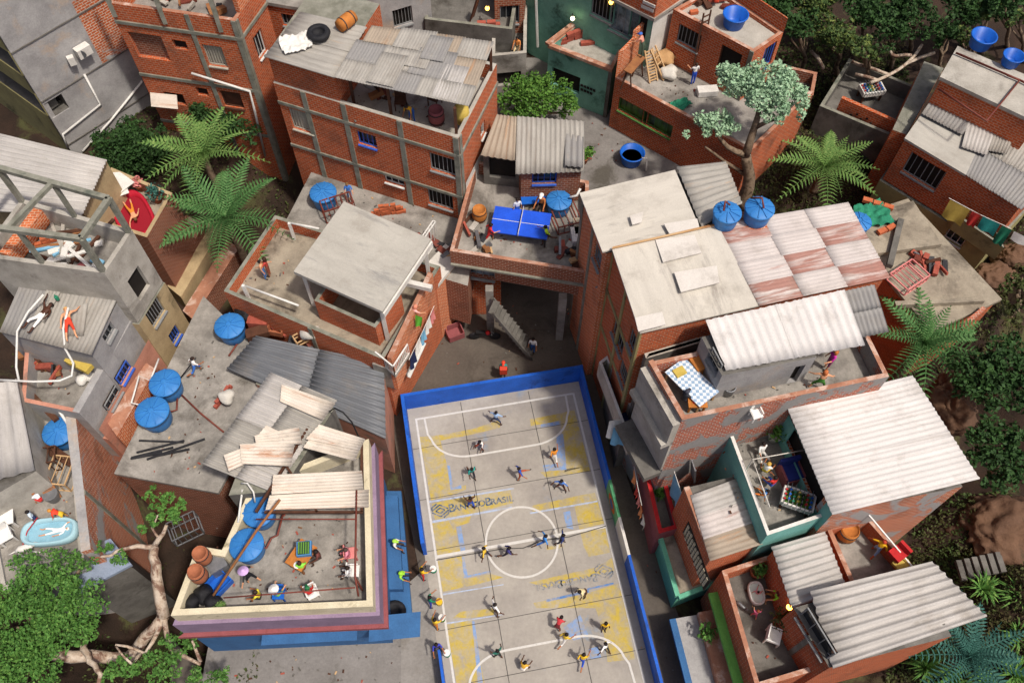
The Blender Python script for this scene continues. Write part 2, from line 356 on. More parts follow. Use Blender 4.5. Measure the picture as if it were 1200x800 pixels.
def worn(name,c,lo=.42,hi=.62,s=1.6):
    m,nt,b=newmat(name); co=coords(nt); f=noise(nt,co,s,8,.72,lo,hi,.5)
    base=mixc(nt,noise(nt,co,.35,5,.62,.35,.65),lin('#a8a298'),lin('#918b84')); col=mixc(nt,f,lin(c),base); col,fi=vary(nt,co,col,7,.1)
    nt.links.new(col,b.inputs['Base Color']); b.inputs['Roughness'].default_value=.8; b.inputs['Specular IOR Level'].default_value=.3; return m
worn('worn_yellow','#b8a145',.38,.66); worn('worn_blue','#7b97c2',.45,.62,2.2); worn('worn_blue_strong','#4f7ab4',.45,.65,2.0); worn('line_white','#c9c6c0',.6,.75,3); worn('line_pale','#a9b6cc',.45,.7,2); worn('lettering_blue','#36536f',.42,.6,4); worn('lettering_faint','#5e6c7c',.36,.56,4)
pm('coping_clay','#b07f66','#9a6a54',2.0,c3='#c4a898',t3=.5,s3=1.2)
pm('plaster_bluegrey','#8c99ad','#7a879b',1)
pm('joint','#55524f','#4a4845',2)
pm('foil','#8f8f92','#7a7a7d',2,.4,metal=.5); pm('sand','#c29a6c','#b08a5e',2); pm('cement_bag','#d6d2c8','#c4bfb5',2); pm('cloth_white','#e4e1da','#d5d2cb',2); pm('cloth_blue','#7fb3d0','#6aa2c2',2); pm('cloth_navy','#232c55','#1b2346',2)
pm('cloth_orange','#e0915c','#d07f49',2); pm('cloth_yellow','#c9b15a','#b89f48',2); pm('cloth_red','#c23a34','#ab2e2a',2); pm('cloth_green','#2f8a68','#26765a',2); pm('cloth_pink','#d98a86','#c97874',2)
pm('brick_loose','#a85848','#8f4638',4); pm('tile_orange','#c06a44','#a85838',4); pm('clay','#a9694a','#94583c',3); pm('cushion_blue','#27357c','#202c6a',2)
pm('table_blue','#2458d8','#1f4dc2',1.2,.5,bump=.03); pm('water','#8fb8c8','#7fa9ba',2,.1,bump=0); pm('bag_black','#202024','#17171a',3,.5,bump=.5)
glow('lamp_warm','#ffb84a',9); glow('lamp_white','#fff2b8',9)
m,nt,b=newmat('check_cloth'); ck=_n(nt,'ShaderNodeTexChecker'); ck.inputs['Scale'].default_value=7; ck.inputs['Color1'].default_value=lin('#dfe3e6'); ck.inputs['Color2'].default_value=lin('#8fa9c4'); nt.links.new(coords(nt,True),ck.inputs['Vector']); nt.links.new(ck.outputs['Color'],b.inputs['Base Color'])
pm('leaf_wall','#3c6b2c','#2f5622',3)
# ---------------------------------------------------------------- ground
def ss(a,b,x):
    t=min(max((x-a)/(b-a),0),1); return t*t*(3-2*t)
GA=P(185,655,0); GB=P(335,215,3)
def hz(x,y):
    z=4.2*ss(31.5,37,y)+2.5*ss(44,54,y)+10*ss(60,160,y)
    z+=1.8*ss(15,21,-x)*(1-ss(30,36,y))
    r=ss(19.5,26,x)*(1-ss(30,38,y)); z+=r*(2.2+1.5*math.sin(x*.7+y*.35)+.9*math.sin(y*1.3-x*.5)+.45*math.sin(x*2.3+1)*math.sin(y*2.1))
    z-=.05+4.5*(1-ss(3.5,8.0,math.hypot((x-GA.x)*1.15,(y-GA.y)*.9)))+3*(1-ss(2,5,math.hypot(x-GB.x,(y-GB.y)*.8)))  # last two terms: pits added to the ground shape to darken two gaps
    return z
gx=[-400,-200,-110,-70]+[-50+i for i in range(101)]+[70,110,200,400]; gy=[-300,-120,-50,-20]+[-6+i for i in range(80)]+[90,120,180,300,600]
mb=MB(); vs=[(x,y,hz(x,y)) for y in gy for x in gx]; nx=len(gx)
mb.add(vs,[(j*nx+i,j*nx+i+1,(j+1)*nx+i+1,(j+1)*nx+i) for j in range(len(gy)-1) for i in range(nx-1)]); struct(mb,'ground',['earth'],smooth=True)
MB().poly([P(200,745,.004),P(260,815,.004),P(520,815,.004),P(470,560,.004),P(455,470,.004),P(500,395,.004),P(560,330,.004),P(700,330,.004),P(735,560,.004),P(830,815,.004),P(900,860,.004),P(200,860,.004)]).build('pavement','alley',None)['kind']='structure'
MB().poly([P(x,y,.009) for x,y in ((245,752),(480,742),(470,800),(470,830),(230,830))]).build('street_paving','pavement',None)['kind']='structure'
MB().poly([P(x,y,.012) for x,y in ((470,690),(516,650),(536,830),(470,830))]).build('court_apron','road_light',None)['kind']='structure'
MB().poly([P(x,y,4.17) for x,y in ((600,60),(645,60),(790,190),(860,240),(700,240),(560,190))]).build('upper_street','pavement',None)['kind']='structure'
# ---------------------------------------------------------------- court
CA=math.radians(10.5); CO=(P(511,653,0)+P(710,616,0))/2; EX=V((math.cos(CA),math.sin(CA),0)); EY=V((-math.sin(CA),math.cos(CA),0))
HW=(P(511,653,0)-P(710,616,0)).length/2; HL=(P(488,492,0)-P(511,653,0)).length
def CP(a,b,z): return CO+EX*a+EY*b+V((0,0,z))
court=MB(); court.poly([CP(a,b,.018) for a,b in ((-HW-.55,-HL-1.6),(HW+.47,-HL-1.6),(HW+.47,HL+.75),(-HW-.55,HL+.75))]); court=court.build('court_floor','court',None); court['kind']='structure'
def paint(pts,mat,z,name='court_patch'):
    m=MB(); q=[P(u,v,z) for u,v in pts]; 
    if sum(q[i].x*q[(i+1)%len(q)].y-q[(i+1)%len(q)].x*q[i].y for i in range(len(q)))<0: q=q[::-1]
    m.poly(q); return m.build(name,mat,court)
YEL=[[(491,512),(520,509),(555,502),(585,492),(586,501),(548,510),(516,516),(524,545),(528,573),(546,568),(546,573),(530,580),(505,586),(497,540)],
 [(506,590),(545,580),(598,573),(601,589),(560,600),(510,610)],[(506,612),(552,604),(550,612),(534,617),(537,636),(544,648),(513,652)],
 [(512,657),(541,651),(546,678),(575,672),(590,676),(560,684),(519,693)],[(523,731),(553,726),(560,760),(568,800),(537,812)],[(540,716),(580,712),(578,720),(556,723),(530,724)],
 [(621,491),(657,484),(673,480),(690,545),(661,553),(664,545),(660,520),(657,493),(622,499)],[(633,553),(663,549),(690,546),(692,552),(640,559)],
 [(624,592),(680,580),(697,577),(708,613),(679,620),(673,592),(624,601)],[(680,623),(709,617),(715,647),(690,652),(684,640)],[(620,682),(700,664),(717,653),(720,668),(640,688)],
 [(625,706),(690,694),(725,683),(735,720),(744,772),(712,775),(708,745),(698,712),(628,712)],[(640,640),(660,637),(662,641),(641,644)]]
for q in YEL: paint(q,'worn_yellow',.022)
BLU=[[(634,497),(655,493),(656,497),(634,501)],[(652,510),(660,508),(664,550),(638,552),(636,545),(653,543)],[(535,617),(540,616),(546,648),(540,648)],[(541,652),(544,652),(548,674),(575,668),(575,670),(544,677)],
 [(553,727),(556,727),(566,800),(560,800)],[(524,545),(527,545),(531,571),(540,568),(541,572),(528,574)],[(660,600),(668,598),(672,620),(664,618)],[(660,735),(680,720),(690,745),(672,750)],[(690,760),(700,757),(705,770),(692,772)]]
for q in BLU: paint(q,'worn_blue',.026)
for q in [[(502,587),(602,571),(602,573),(502,589)],[(505,610),(600,593),(600,595),(505,613)],[(519,695),(590,684),(590,685),(519,697)],[(523,729),(590,719),(590,720),(523,731)],[(621,600),(700,586),(700,588),(621,602)]]: paint(q,'line_pale',.029,'court_line')
for q in [[(688,689),(719,682),(719,684),(688,691)],[(640,702),(690,691),(690,694),(640,705)]]: paint(q,'worn_blue_strong',.029,'court_line')
def strip(pts,w,mat,z,name='court_line',closed=False):
    m=MB(); n=len(pts); L=[]
    for i,p in enumerate(pts):
        a=pts[i-1] if (i or closed) else p; b=pts[(i+1)%n] if (i<n-1 or closed) else p; d=(V(b)-V(a)).normalized(); nn=V((-d.y,d.x))*w/2; L.append((p,nn))
    for i in range(n if closed else n-1):
        (p,a),(q,b)=L[i],L[(i+1)%n]; p,q=V(p),V(q); m.poly([CP(*(p-a),z),CP(*(q-b),z),CP(*(q+b),z),CP(*(p+a),z)])
    return m.build(name,mat,court)
W=.11
strip([(-HW,-HL-1.2),(-HW,HL)],W,'line_white',.033); strip([(HW,-HL),(HW,HL)],W,'line_white',.033); strip([(-HW-.06,HL),(HW+.06,HL)],W,'line_white',.036); strip([(-HW,-HL),(HW+.06,-HL)],W,'line_white',.036)
strip([(-HW,0),(HW,0)],.15,'line_white',.036); strip([(1.82*math.cos(t*math.pi/32),1.82*math.sin(t*math.pi/32)) for t in range(64)],W,'line_white',.039,closed=True)
for s in (1,-1):
    a=[(-HW+.45,HL),(-HW+.5,HL-1)]+[(-1.75-2.0*math.cos(t*math.pi/20),HL-1.1-1.55*math.sin(t*math.pi/20)) for t in range(1,11)]
    a+=[(-x,y) for x,y in a[::-1]]; strip([(x,y*s) for x,y in a],W,'line_white',.042)
for x in (-1.85,1.95): strip([(x,-HL-1.5),(x,HL+.6)],.035,'joint',.031,'floor_joint')
for y in (-6.2,-3.6,3.1,6.0,.35): strip([(-HW-.4,y),(HW+.42,y)],.03,'joint',.031,'floor_joint')
strip([(-HW,-.16),(-1,-.2),(0,-.35),(1,-.14),(2.4,-.2),(HW,.02)],.05,'joint',.045,'floor_crack')
def lettering(txt,u,v,rot,size,mat,name):
    cu=bpy.data.curves.new(name,'FONT'); cu.body=txt; cu.size=size; cu.extrude=.001; cu.space_character=1.06; cu.offset=.008; ob=bpy.data.objects.new(name,cu); COL.objects.link(ob); bpy.context.view_layer.update()
    me=bpy.data.meshes.new_from_object(ob.evaluated_get(bpy.context.evaluated_depsgraph_get())); bpy.data.objects.remove(ob); me.materials.clear(); me.materials.append(MATS[mat])
    o=bpy.data.objects.new(name,me); COL.objects.link(o); o.parent=court; o.location=P(u,v,.05); o.rotation_euler=(0,0,rot); return o
def emblem(u,v,rot,s,mat):
    m=MB(); X=V((math.cos(rot),math.sin(rot),0)); Y=V((-math.sin(rot),math.cos(rot),0)); c=P(u,v,.05)
    for pts in ([(-1,.1),(0,.75),(1,.1)],[(-1,-.1),(0,-.75),(1,-.1)],[(-1,.1),(-1,.5),(-.3,.95)],[(1,-.1),(1,-.5),(.3,-.95)],[(-.55,0),(0,.36),(.55,0)],[(-.55,0),(0,-.36),(.55,0)]):
        for (a,b),(e,f) in zip(pts,pts[1:]): m.bar(c+(X*a+Y*b)*s,c+(X*e+Y*f)*s,.075,.004)
    m.build('bank_emblem',mat,court)
for wd,u,v,sz in (('B',526,600,.62),('ANCO',532,598.6,.46),('DO',553,594.8,.46),('B',569,592.5,.62),('RASIL',575.5,591.2,.46)): lettering(wd,u,v,CA,sz,'lettering_blue','court_lettering')
emblem(516,598,CA,.42,'lettering_blue')
for wd,u,v,sz in (('B',700,671,.6),('ANCO',693.5,673,.44),('DO',672,677,.44),('B',659,678.5,.6),('RASIL',652,680.5,.44)): lettering(wd,u,v,CA+math.pi,sz,'lettering_faint','court_lettering')
emblem(708,669,CA+math.pi,.42,'lettering_faint')
# walls round the court
def cwall(a,b,th,zt,cuts,label):
    A,B=V(a),V(b); d=(B-A).normalized(); n=V((-d.y,d.x)); L=(B-A).length
    r=thing('court_wall',label,'wall',CP(*((A+B)/2),0),'low walls around the court')
    t0=0
    for t1,mat in cuts:
        p,q=A+d*L*t0,A+d*L*t1; m=MB(); m.prism([CP(*x,0)[:2] for x in (p-n*th/2,q-n*th/2,q+n*th/2,p+n*th/2)],0,zt); m.build('wall_panel',mat,r); t0=t1
    return r
cwall((-HW-.6,HL+.78),(HW+.6,HL+.78),.16,1.6,[(1,'court_blue')],'tall blue court end wall below the dark courtyard')
cwall((HW+.52,HL+.7),(HW+.52,-HL-2.2),.14,1.45,[(.355,'court_blue'),(.465,'court_wall_green'),(.57,'court_wall_white'),(1,'court_blue')],'long court side wall painted blue, green and white beside the right alley')
cwall((-HW-.5,HL+.7),(-HW-.5,.2),.18,1.9,[(1,'court_blue')],'short blue court side wall facing the lilac house')
cwall((-HW-.45,-4.7),(-HW-.45,-9),.12,1.2,[(1,'court_blue')],'stub of blue court wall at the bottom edge of the court apron')
mw=MB(); 
for s,t in ((.42,'paint_orange'),(.445,'paint_blue')):
    m=MB(); c=CP(HW+.445,HL+.7-(2*HL+2.9)*s,.75); m.lathe((0,0,0),[(.55 if t=='paint_orange' else .3,0),(.55 if t=='paint_orange' else .3,.012)],18); m.v=[tuple(V((CP(HW+.445-z-(.012 if t=='paint_blue' else 0),HL+.7-(2*HL+2.9)*.41+x,.72+y*.9)))) for x,y,z in m.v]
    m.build('wall_motif',t,bpy.data.objects['court_wall.001'])
# ---------------------------------------------------------------- houses (photo corners given bottom-left, bottom-right, top-right, top-left)
def ring_roof(root,q,z,mat,rows,cols,period,amp,jit=.0,along=True,gap=0,mats=None,lap=.04):
    "a roof quad laid as rows x cols overlapping sheets"
    for r in range(rows):
        for c in range(cols):
            s=sub(q,c/cols-(lap/3 if c else 0),(c+1)/cols,r/rows-(lap/3 if r else 0),(r+1)/rows); s=lift(s,.012*((r+c)%2)+.006*(r*cols+c)%.02)
            sheet(root,s,(mats[(r*cols+c)%len(mats)] if mats else mat),period,amp,4,.025,jit=jit)
# T1 grey house, top left
T1=HB('plastered_house','tall grey plastered house in the top left corner with olive balcony front','house',[(47,119),(176,40),None,(-70,36)],15.2,-4,'plaster_grey',zr=8.4,floor='concrete',ov=.1,reveal='concrete_dark',  # dark reveals put the shade under the balcony overhangs into the colour
 win=[(3,20,150,9,1.6,'dark'),(3,22,104,9,1.6,'dark'),(3,-2,60,7,1.6,'dark'),(3,42,157,1.6,1.0,'glass'),(0,66,124,1.1,1.1,'dark')],pil={},depth=.9,bmat='plaster_grey')
def facade(root,p0,p1,z0,z1,mat,holes,name='facade_skin',off=.06):
    d=(p1-p0).normalized(); n=V((d.y,-d.x)); m=MB(); wallface(m,p0+n*off,p1+n*off,z0,z1,holes,off); return m.build(name,mat,root)
c=corners([(47,119),(176,40),None,(-70,36)],8.4)
def hb(p0,p1,u,v,w,h): s,z=rayhit(u,v,p0,p1); return (s-w/2,s+w/2,z-h/2,z+h/2)
facade(T1,c[3],c[0],-4,15.2,'plaster_olive',[hb(c[3],c[0],20,150,9,1.6),hb(c[3],c[0],22,104,9,1.6),hb(c[3],c[0],-2,60,7,1.6),hb(c[3],c[0],42,157,1.6,1.0)])
facade(T1,c[0],c[0]+(c[1]-c[0])*.55,-4,15.2,'plaster_grey',[hb(c[0],c[1],66,124,1.1,1.1)])
facade(T1,c[0]+(c[1]-c[0])*.55,c[1],-4,8.4,'plaster_grey',[]); facade(T1,c[0]+(c[1]-c[0])*.55,c[1],8.4,15.2,'brick_patched',[],off=.05)
def onwall(px,p0,p1,off): 
    d=(p1-p0).normalized(); n=V((d.y,-d.x)); s,z=rayhit(px[0],px[1],p0,p1); q=p0+d*s+n*off; return V((q.x,q.y,z))
for z in (5.0,8.4,11.8): nq=V(((c[1]-c[0]).y,-(c[1]-c[0]).x)).normalized()*.1; MB().bar((*(c[0]+nq),z),(*(c[1]+nq),z),.05,.06).build('storey_line','concrete_dark',T1)
for a in ([(97,86),(116,121),(72,156),(78,172)],[(165,94),(128,140),(95,176)]):
    MB().tube([onwall(x,c[0],c[1],.14) for x in a],.07,6).build('drain_pipe','pvc_white',T1,True)
m=MB(); a=onwall((93,56),c[0],c[1],.35); d=(c[1]-c[0]).normalized(); m.box(a,(.8,.45,.55),math.atan2(d.y,d.x)); m.lathe(a+V((0,-.26,0)),[(.24,0),(.24,.05)],14,1,Matrix.Rotation(math.radians(90),3,'X')); m.box(a+V((-.8*d.x,-.8*d.y,-.15)),(.35,.3,.5),.5); 
solo(m,'air_conditioner',['paint_white','metal_grey'],'weathered white air conditioner on the grey plastered wall','air conditioner',a)
# A brick tower
A=HB('brick_tower','tall red brick tower left of the patchwork roof with a roof terrace','house',[(135,24),(282,45),(312,3),None],13.3,-1,'brick_red',zr=12.2,ph=1.1,floor='concrete',cap='brick_orange',
 win=[(0,175,55,1.9,1.7,'bricked'),(0,211,53,.8,.6,'dark'),(0,252,66,1.1,1.4,'shutter'),(0,237,108,.7,.6,'dark'),(0,272,117,1.2,1.2,'brown'),(0,205,116,1.2,.9,'dark'),(1,305,52,.9,1.5,'white')],bands=[(0,12.15),(0,8.55),(1,12.15),(0,5)],pil={0:[.62,1],1:[0]},colw=.24)
c=corners([(135,24),(282,45),(312,3),None],12.2); d=(c[2]-c[1]).normalized(); n=V((d.y,-d.x))
m=MB(); q=[c[1]+d*.6,c[2],c[2]-n*.25,c[1]+d*.6-n*.25]; m.prism(q,13.32,16.2); m.build('upper_wall','brick_orange',A)
for t in (0,.42,.86): x=c[0].lerp(c[1],t if t else .02); MB().box((x.x,x.y,14.3),(.22,.22,3.6),.2).build('pillar','concrete_band',A)
MB().tube([onwall((226,83),c[0],c[1],.2),onwall((294,104),c[0],c[1],.2),onwall((300,128),c[0],c[1],.2),onwall((312,180),c[0],c[1],.2)],.07,6).build('drain_pipe','pvc_white',A,True)
m=[onwall(x,c[0],c[1],.03) for x in ((176,108),(207,111))]; o=V((.1,-.75,.0)); flat(A,[m[0]+o+V((0,0,-.35)),m[1]+o+V((0,0,-.35)),m[1],m[0]],'sheet_rust',.05,'awning')
# wall behind A and B
A2=HB('orange_brick_house','orange brick house behind the patchwork roof with plastered front','house',[(308,4),(378,16),(395,-40),None],11.5,3,'brick_red',zr=11.5,ov=.1,win=[(0,338,24,.8,.8,'glass')])
A3=HB('brick_annex','sunlit orange brick block with pipe behind the corrugated tin corner roof','house',[(372,38),(424,34),(440,-40),None],12.4,3,'brick_orange',zr=10,ov=.1,pil={0:[.45]})
MB().tube([P(413,-4,12),P(420,30,10)],.06,6).build('drain_pipe','pvc_white',A3)
A4=HB('grey_rear_house','grey plastered rear house with barred window at the top edge','house',[(433,40),(506,18),(500,-60),(420,-60)],11,3,'plaster_grey',zr=8.5,ov=.1,win=[(0,472,20,1.2,1.2,'bars')])
# B main brick house with patchwork roof
bp=[(320,97),(537,162),(582,75),None]
B=HB('brick_house','wide brick house with patchwork tin roof over an open terrace bar','house',bp,11.4,1.0,'brick_red',ph=1.0,floor='concrete_light',cap='concrete_light',
 win=[(0,353,142,1.3,1.5,'shutter'),(0,430,164,1.1,.95,'blue'),(0,521,194,1.7,1.3,'bars'),(0,462,212,1.2,.6,'white'),(0,516,234,1.5,1.3,'bars'),(1,566,152,.7,1.0,'white')],bands=[(0,10.1),(0,6.9),(1,10.1)],pil={0:[.165,.385,.69,1],1:[.04]},colw=.28)
c=corners(bp,11.4); facade(B,c[1].lerp(c[2],.08),c[2],4,7.6,'paint_white',[]); room=[c[0]+V((.1,.1)),c[0].lerp(c[1],.37)+V((0,.1)),c[3].lerp(c[2],.37),c[3]]
house(B,None,13.2,11.42,'brick_red',xy=room,name='upper_wall'); house(B,None,11.4,10.42,'brick_red',xy=inset(room,.25),name='room_wall')
rl=Q4((309,66),(392,91),(430,32),(352,14),z=13.35); ring_roof(B,[rl[0],rl[1],rl[2],rl[3]],0,None,2,1,.3,.03,mats=['sheet_grey','sheet_grey'])
rm=Q4((391,91,13.4),(549,126,13.1),(579,50,13.3),(428,30,13.6))
pm_=['sheet_slate','sheet_grey','sheet_tan','sheet_slate','sheet_grey','sheet_tan','sheet_grey','sheet_slate','sheet_grey','sheet_tan']
for i,(s0,s1,t0,t1,k) in enumerate([(0,.3,0,.36,1),(.28,.62,0,.34,0),(.6,1,0,.3,1),(0,.26,.34,.72,0),(.24,.5,.32,.7,1),(.48,.78,.3,.74,0),(.76,1,.28,.72,2),(.05,.3,.7,1,2),(.28,.56,.68,1.03,1),(.54,.78,.72,1.02,2),(.76,1,.7,1,1),(.24,.44,.02,.55,1),(.72,.9,.02,.55,3),(.36,.6,.4,.66,1),(.52,.7,.55,.95,0)]):
    a=lift(sub(rm,s0,s1,t0,t1),.03*(1+i%3)+(.06 if i>10 else 0)); a=a[1:]+a[:1]; sheet(B,a,['sheet_slate','sheet_grey','sheet_tan','sheet_white'][k],.15,.014,4,.02,sag=.04)
for u,v in ((533,118),(486,112),(570,96),(468,150)):
    x=P(u,v,11); 
for t,s in ((.98,.05),(.99,.9),(.62,.1),(.4,.15)):
    x=c[0].lerp(c[1],t).lerp(c[3].lerp(c[2],t),s); MB().box((x.x,x.y,11.75),(.14,.14,2.7)).build('roof_post','wood_dark',B)
# U terraces at the top
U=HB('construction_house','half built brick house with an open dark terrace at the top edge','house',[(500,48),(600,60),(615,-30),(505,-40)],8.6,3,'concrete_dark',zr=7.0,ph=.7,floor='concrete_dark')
U2=HB('narrow_brick_house','narrow brick house with black framed window and small lit terrace','house',[(576,66),(617,62),(618,-15),(578,-12)],7.8,3,'concrete',ph=1.0,floor='concrete_dark',cap='concrete_light',win=[(0,600,92,1.8,1,'dark')])
c=corners([(578,42),(617,40),(618,-15),(578,-12)],7.8); house(U2,None,10.2,6.8,'brick_dark',xy=[c[0].lerp(c[3],.3)+V((.1,0)),c[1].lerp(c[2],.3)-V((.15,0)),c[2],c[3]],win=[(0,594,18,1.5,1.3,'glass')],name='upper_wall',ov=.1)
MB().tube([P(628,-6,9),P(630,55,5.2)],.09,6).build('drain_pipe','pvc_white',U2)
# G green houses
gp=[(643,52),(718,81),(735,46),(694,13)]
G=HB('green_house','low green house with brick parapet and a pile of bricks on its roof','house',gp,8.0,3.5,'plaster_green',ph=.55,floor='concrete_light',cap='brick_pink',win=[(0,661,94,2.1,1.3,'dark')],pil={0:[1]},bmat='concrete_dark')
c=corners(gp,8); 
for i in range(3):
    a,b=c[i-1 if i else 3],c[i if i else 0]
a,b=c[3],c[0]; d=(b-a).normalized(); m=MB(); m.bar((*(a-V((.1,.1))),8.08),(*(b-V((.1,.1))),8.08),.3,.16); m.build('coping','coping_clay',G)
a,b=c[0],c[1]; m=MB(); m.bar((*a,7.93),(*b,7.93),.26,.2); m.build('coping','coping_clay',G)
for i in range(9):
    q=onwall((682+(i%5)*3.6,100+(i%5)*1.5+(i//5)*5),c[0],c[1],.01); MB().box(q,(.16,.06,.16),math.atan2((c[1]-c[0]).y,(c[1]-c[0]).x)).build('vent_hole','dark_room',G)
g2=[(590,-68),(766,19),(802,-6),None]
G2=HB('green_rear_house','green walled house with brick upper floor behind the brick pile roof','house',g2,11.3,3.5,'plaster_green',zr=11.3,win=[(0,706,8,1.5,1.7,'bars'),(0,731,22,1.9,2.3,'pale'),(0,748,28,1.1,2.2,'dark')],depth=.2)
c=corners(g2,11.3); q=inset(c,-.14); house(G2,None,14.6,11.32,'brick_red',xy=q,name='upper_wall'); MB().prism(inset(c,-.2),11.12,11.32).build('floor_slab','concrete_light',G2)
d=(c[2]-c[1]).normalized(); m=MB(); wallface(m,c[1]+V((.03,-.03)),c[2],7.7,11.1); m.build('plaster_skin','paint_white',G2)
for i in range(8):
    q=onwall((757+(i%4)*3.6-(i//4)*2,1+(i%4)*1.6+(i//4)*5),c[0],c[1],.16); MB().box(q,(.18,.05,.18),math.atan2((c[1]-c[0]).y,(c[1]-c[0]).x)).build('vent_hole','paint_white',G2)
# K brick building site
kp=[(721,91),(880,177),(953,108),(764,47)]
K=HB('brick_workshop','brick house with two green windows and an open roof terrace under construction','house',kp,8.0,3.8,'brick_red',ph=.3,floor='concrete',cap='brick_pink',win=[(0,741,130,2.0,1.0,'green'),(0,770,146,2.0,1.0,'green')])
c=corners(kp,8.0); d=(c[3]-c[0]).normalized(); n=V((d.y,-d.x)); 
for a,b,z in ((.0,.35,9.9),(.35,.66,10.4),(.66,.95,10.9)): 
    q=[c[0]+(c[3]-c[0])*a,c[0]+(c[3]-c[0])*b]; m=MB(); m.prism([*[x-n*.0 for x in (q[0],q[1])],q[1]+V((.28,.1)),q[0]+V((.28,.1))][::-1],8.02,z); m.build('unfinished_wall','brick_orange',K)
k2=[(789,11),(884,61),(918,38),(838,-16)]
K2=HB('rooftop_brick_room','brick room with a blue tub on its flat roof','house',k2,11.2,7.72,'brick_red',ph=.22,floor='concrete_light',cap='brick_pink',win=[(0,807,45,1.5,1.2,'bars'),(0,853,77,1.3,2.2,'door'),(1,900,66,1.0,1.6,'blue')],pil={0:[1]},colw=.25)
c=corners(k2,11.2); m=MB(); m.prism([c[2]+V((.0,-.02)),c[2]+V((-.02,.1)),c[3]+V((0,.1)),c[3]],11.22,12.1); m.build('back_parapet','brick_red',K2)
K3=HB('low_brick_wall_house','low brick yard room at the foot of the dark trees','house',[(880,92),(953,112),(958,85),(900,72)],7.0,3.5,'brick_dark',ph=.8,floor='concrete_dark',cap='brick_pink')
# R right houses
rp=[(1060,163),(1195,243),(1250,185),(1102,103)]
R1=HB('corner_house','brick house with slab and corrugated roofing at the right edge above an olive wall','house',rp,8.6,5.4,'brick_red',cap='concrete',win=[(0,1082,201,2.1,1.5,'bars')],bmat='concrete_band')
q=Q4((1060,162),(1132,205),(1156,152),(1100,105),z=8.75); flat(R1,q,'slab_white',.14,'roof_slab')
q=Q4((1132,205),(1197,246),(1252,190),(1160,140),z=8.72); ring_roof(R1,[q[0],q[3],q[2],q[1]],0,None,2,2,.2,.03,mats=['sheet_slate','sheet_grey'])
for q,mt in ((((1080,133),(1128,158),(1148,133),(1100,104)),'sheet_slate'),(((1127,172),(1157,182),(1172,141),(1137,133)),'sheet_white'),(((1158,176),(1180,180),(1200,135),(1172,141)),'sheet_grey')):
    a=Q4(*q,z=8.95); sheet(R1,[a[0],a[3],a[2],a[1]],mt,.2,.03,4)
c=corners(rp,8.6); house(R1,None,5.3,1,'plaster_olive',xy=inset(c,-.12),name='lower_wall',cap='concrete_band',win=[(0,1119,279,1.1,.8,'white')])
r3=[(1103,93),(1215,146),(1240,110),(1122,60)]
R3=HB('upper_right_house','flat roofed brick house with rusty pipes below the blue tanks','house',r3,10.6,4,'brick_red',ov=.12,floor='concrete_light')
for a in ([(1120,62),(1195,94),(1156,142),(1100,104)],[(1195,94),(1215,104)],[(1195,94),(1180,88)]): MB().tube([P(*x,10.95) for x in a],.06,6).build('roof_pipe','pipe_rust',R3,True)
r4=[(1030,152),(1070,150),(1104,78),(1083,72)]
R4=HB('side_wall_house','slim brick side wall block left of the slab roof','house',[(1046,152),(1062,158),(1106,80),(1083,72)],8.0,3,'brick_red',zr=8.0)
r2=[(954,140),(1044,178),(1066,118),(988,85)]
R2=HB('terrace_house','small brick terrace house among the dark trees holding a football table','house',r2,6.3,2.5,'concrete_dark',zr=5.2,ph=1.0,floor='concrete_dark',cap='concrete_band')
c=corners([(972,142),(1042,174),(1062,155),(982,121)],5.2); a,b=V(P(975,140,5.3)[:2]),V(P(1046,172,5.3)[:2]); d=(b-a).normalized(); n=V((d.y,-d.x)); MB().prism([a,b,b-n*.22,a-n*.22],5.25,7.0).build('brick_parapet','brick_red',R2)
for k in range(10): x=a+d*(.9+.3*(k%5)+(2.6 if k>=5 else 0)); MB().box((*(x+n*.01),6.3+(.12 if k%2 else -.1)),(.12,.05,.12),math.atan2(d.y,d.x)).build('vent_hole','dark_room',R2)
# balcony of R1 (laundry)
bx=corners([(1107,247),(1159,282),(1190,243),(1138,208)],5.4); bal=house(R1,None,6.4,5.32,'plaster_olive',xy=[bx[0]-V((0,1.2)),bx[1]-V((0,1.2)),bx[1],bx[0]],ph=.95,floor='concrete_dark',cap='concrete_band',name='balcony_wall',th=.14)
# R5 slab roofs under the rust red roof, right
S5=HB('slab_roof_house','low house with bare concrete slab roof right of the rusty red roof','house',[(1090,388),(1168,352),(1062,238),(985,262)],6.4,1,'brick_red',ov=.12,floor='concrete_warm')
q=Q4((1006,300),(1104,286),(1070,235),(990,262),z=6.95); flat(S5,q,'concrete_warm' ,.3,'upper_slab')
MB().bar(P(1042,312,7.1),P(1055,258,7.1),.3,.3).build('concrete_beam','concrete_dark',S5); MB().bar(P(1048,357,6.75),P(1152,352,6.75),.25,.3).build('kerb_wall','concrete_warm',S5); MB().bar(P(1125,385,6.7),P(1152,362,6.7),.2,.3).build('kerb_wall','brick_pink',S5)
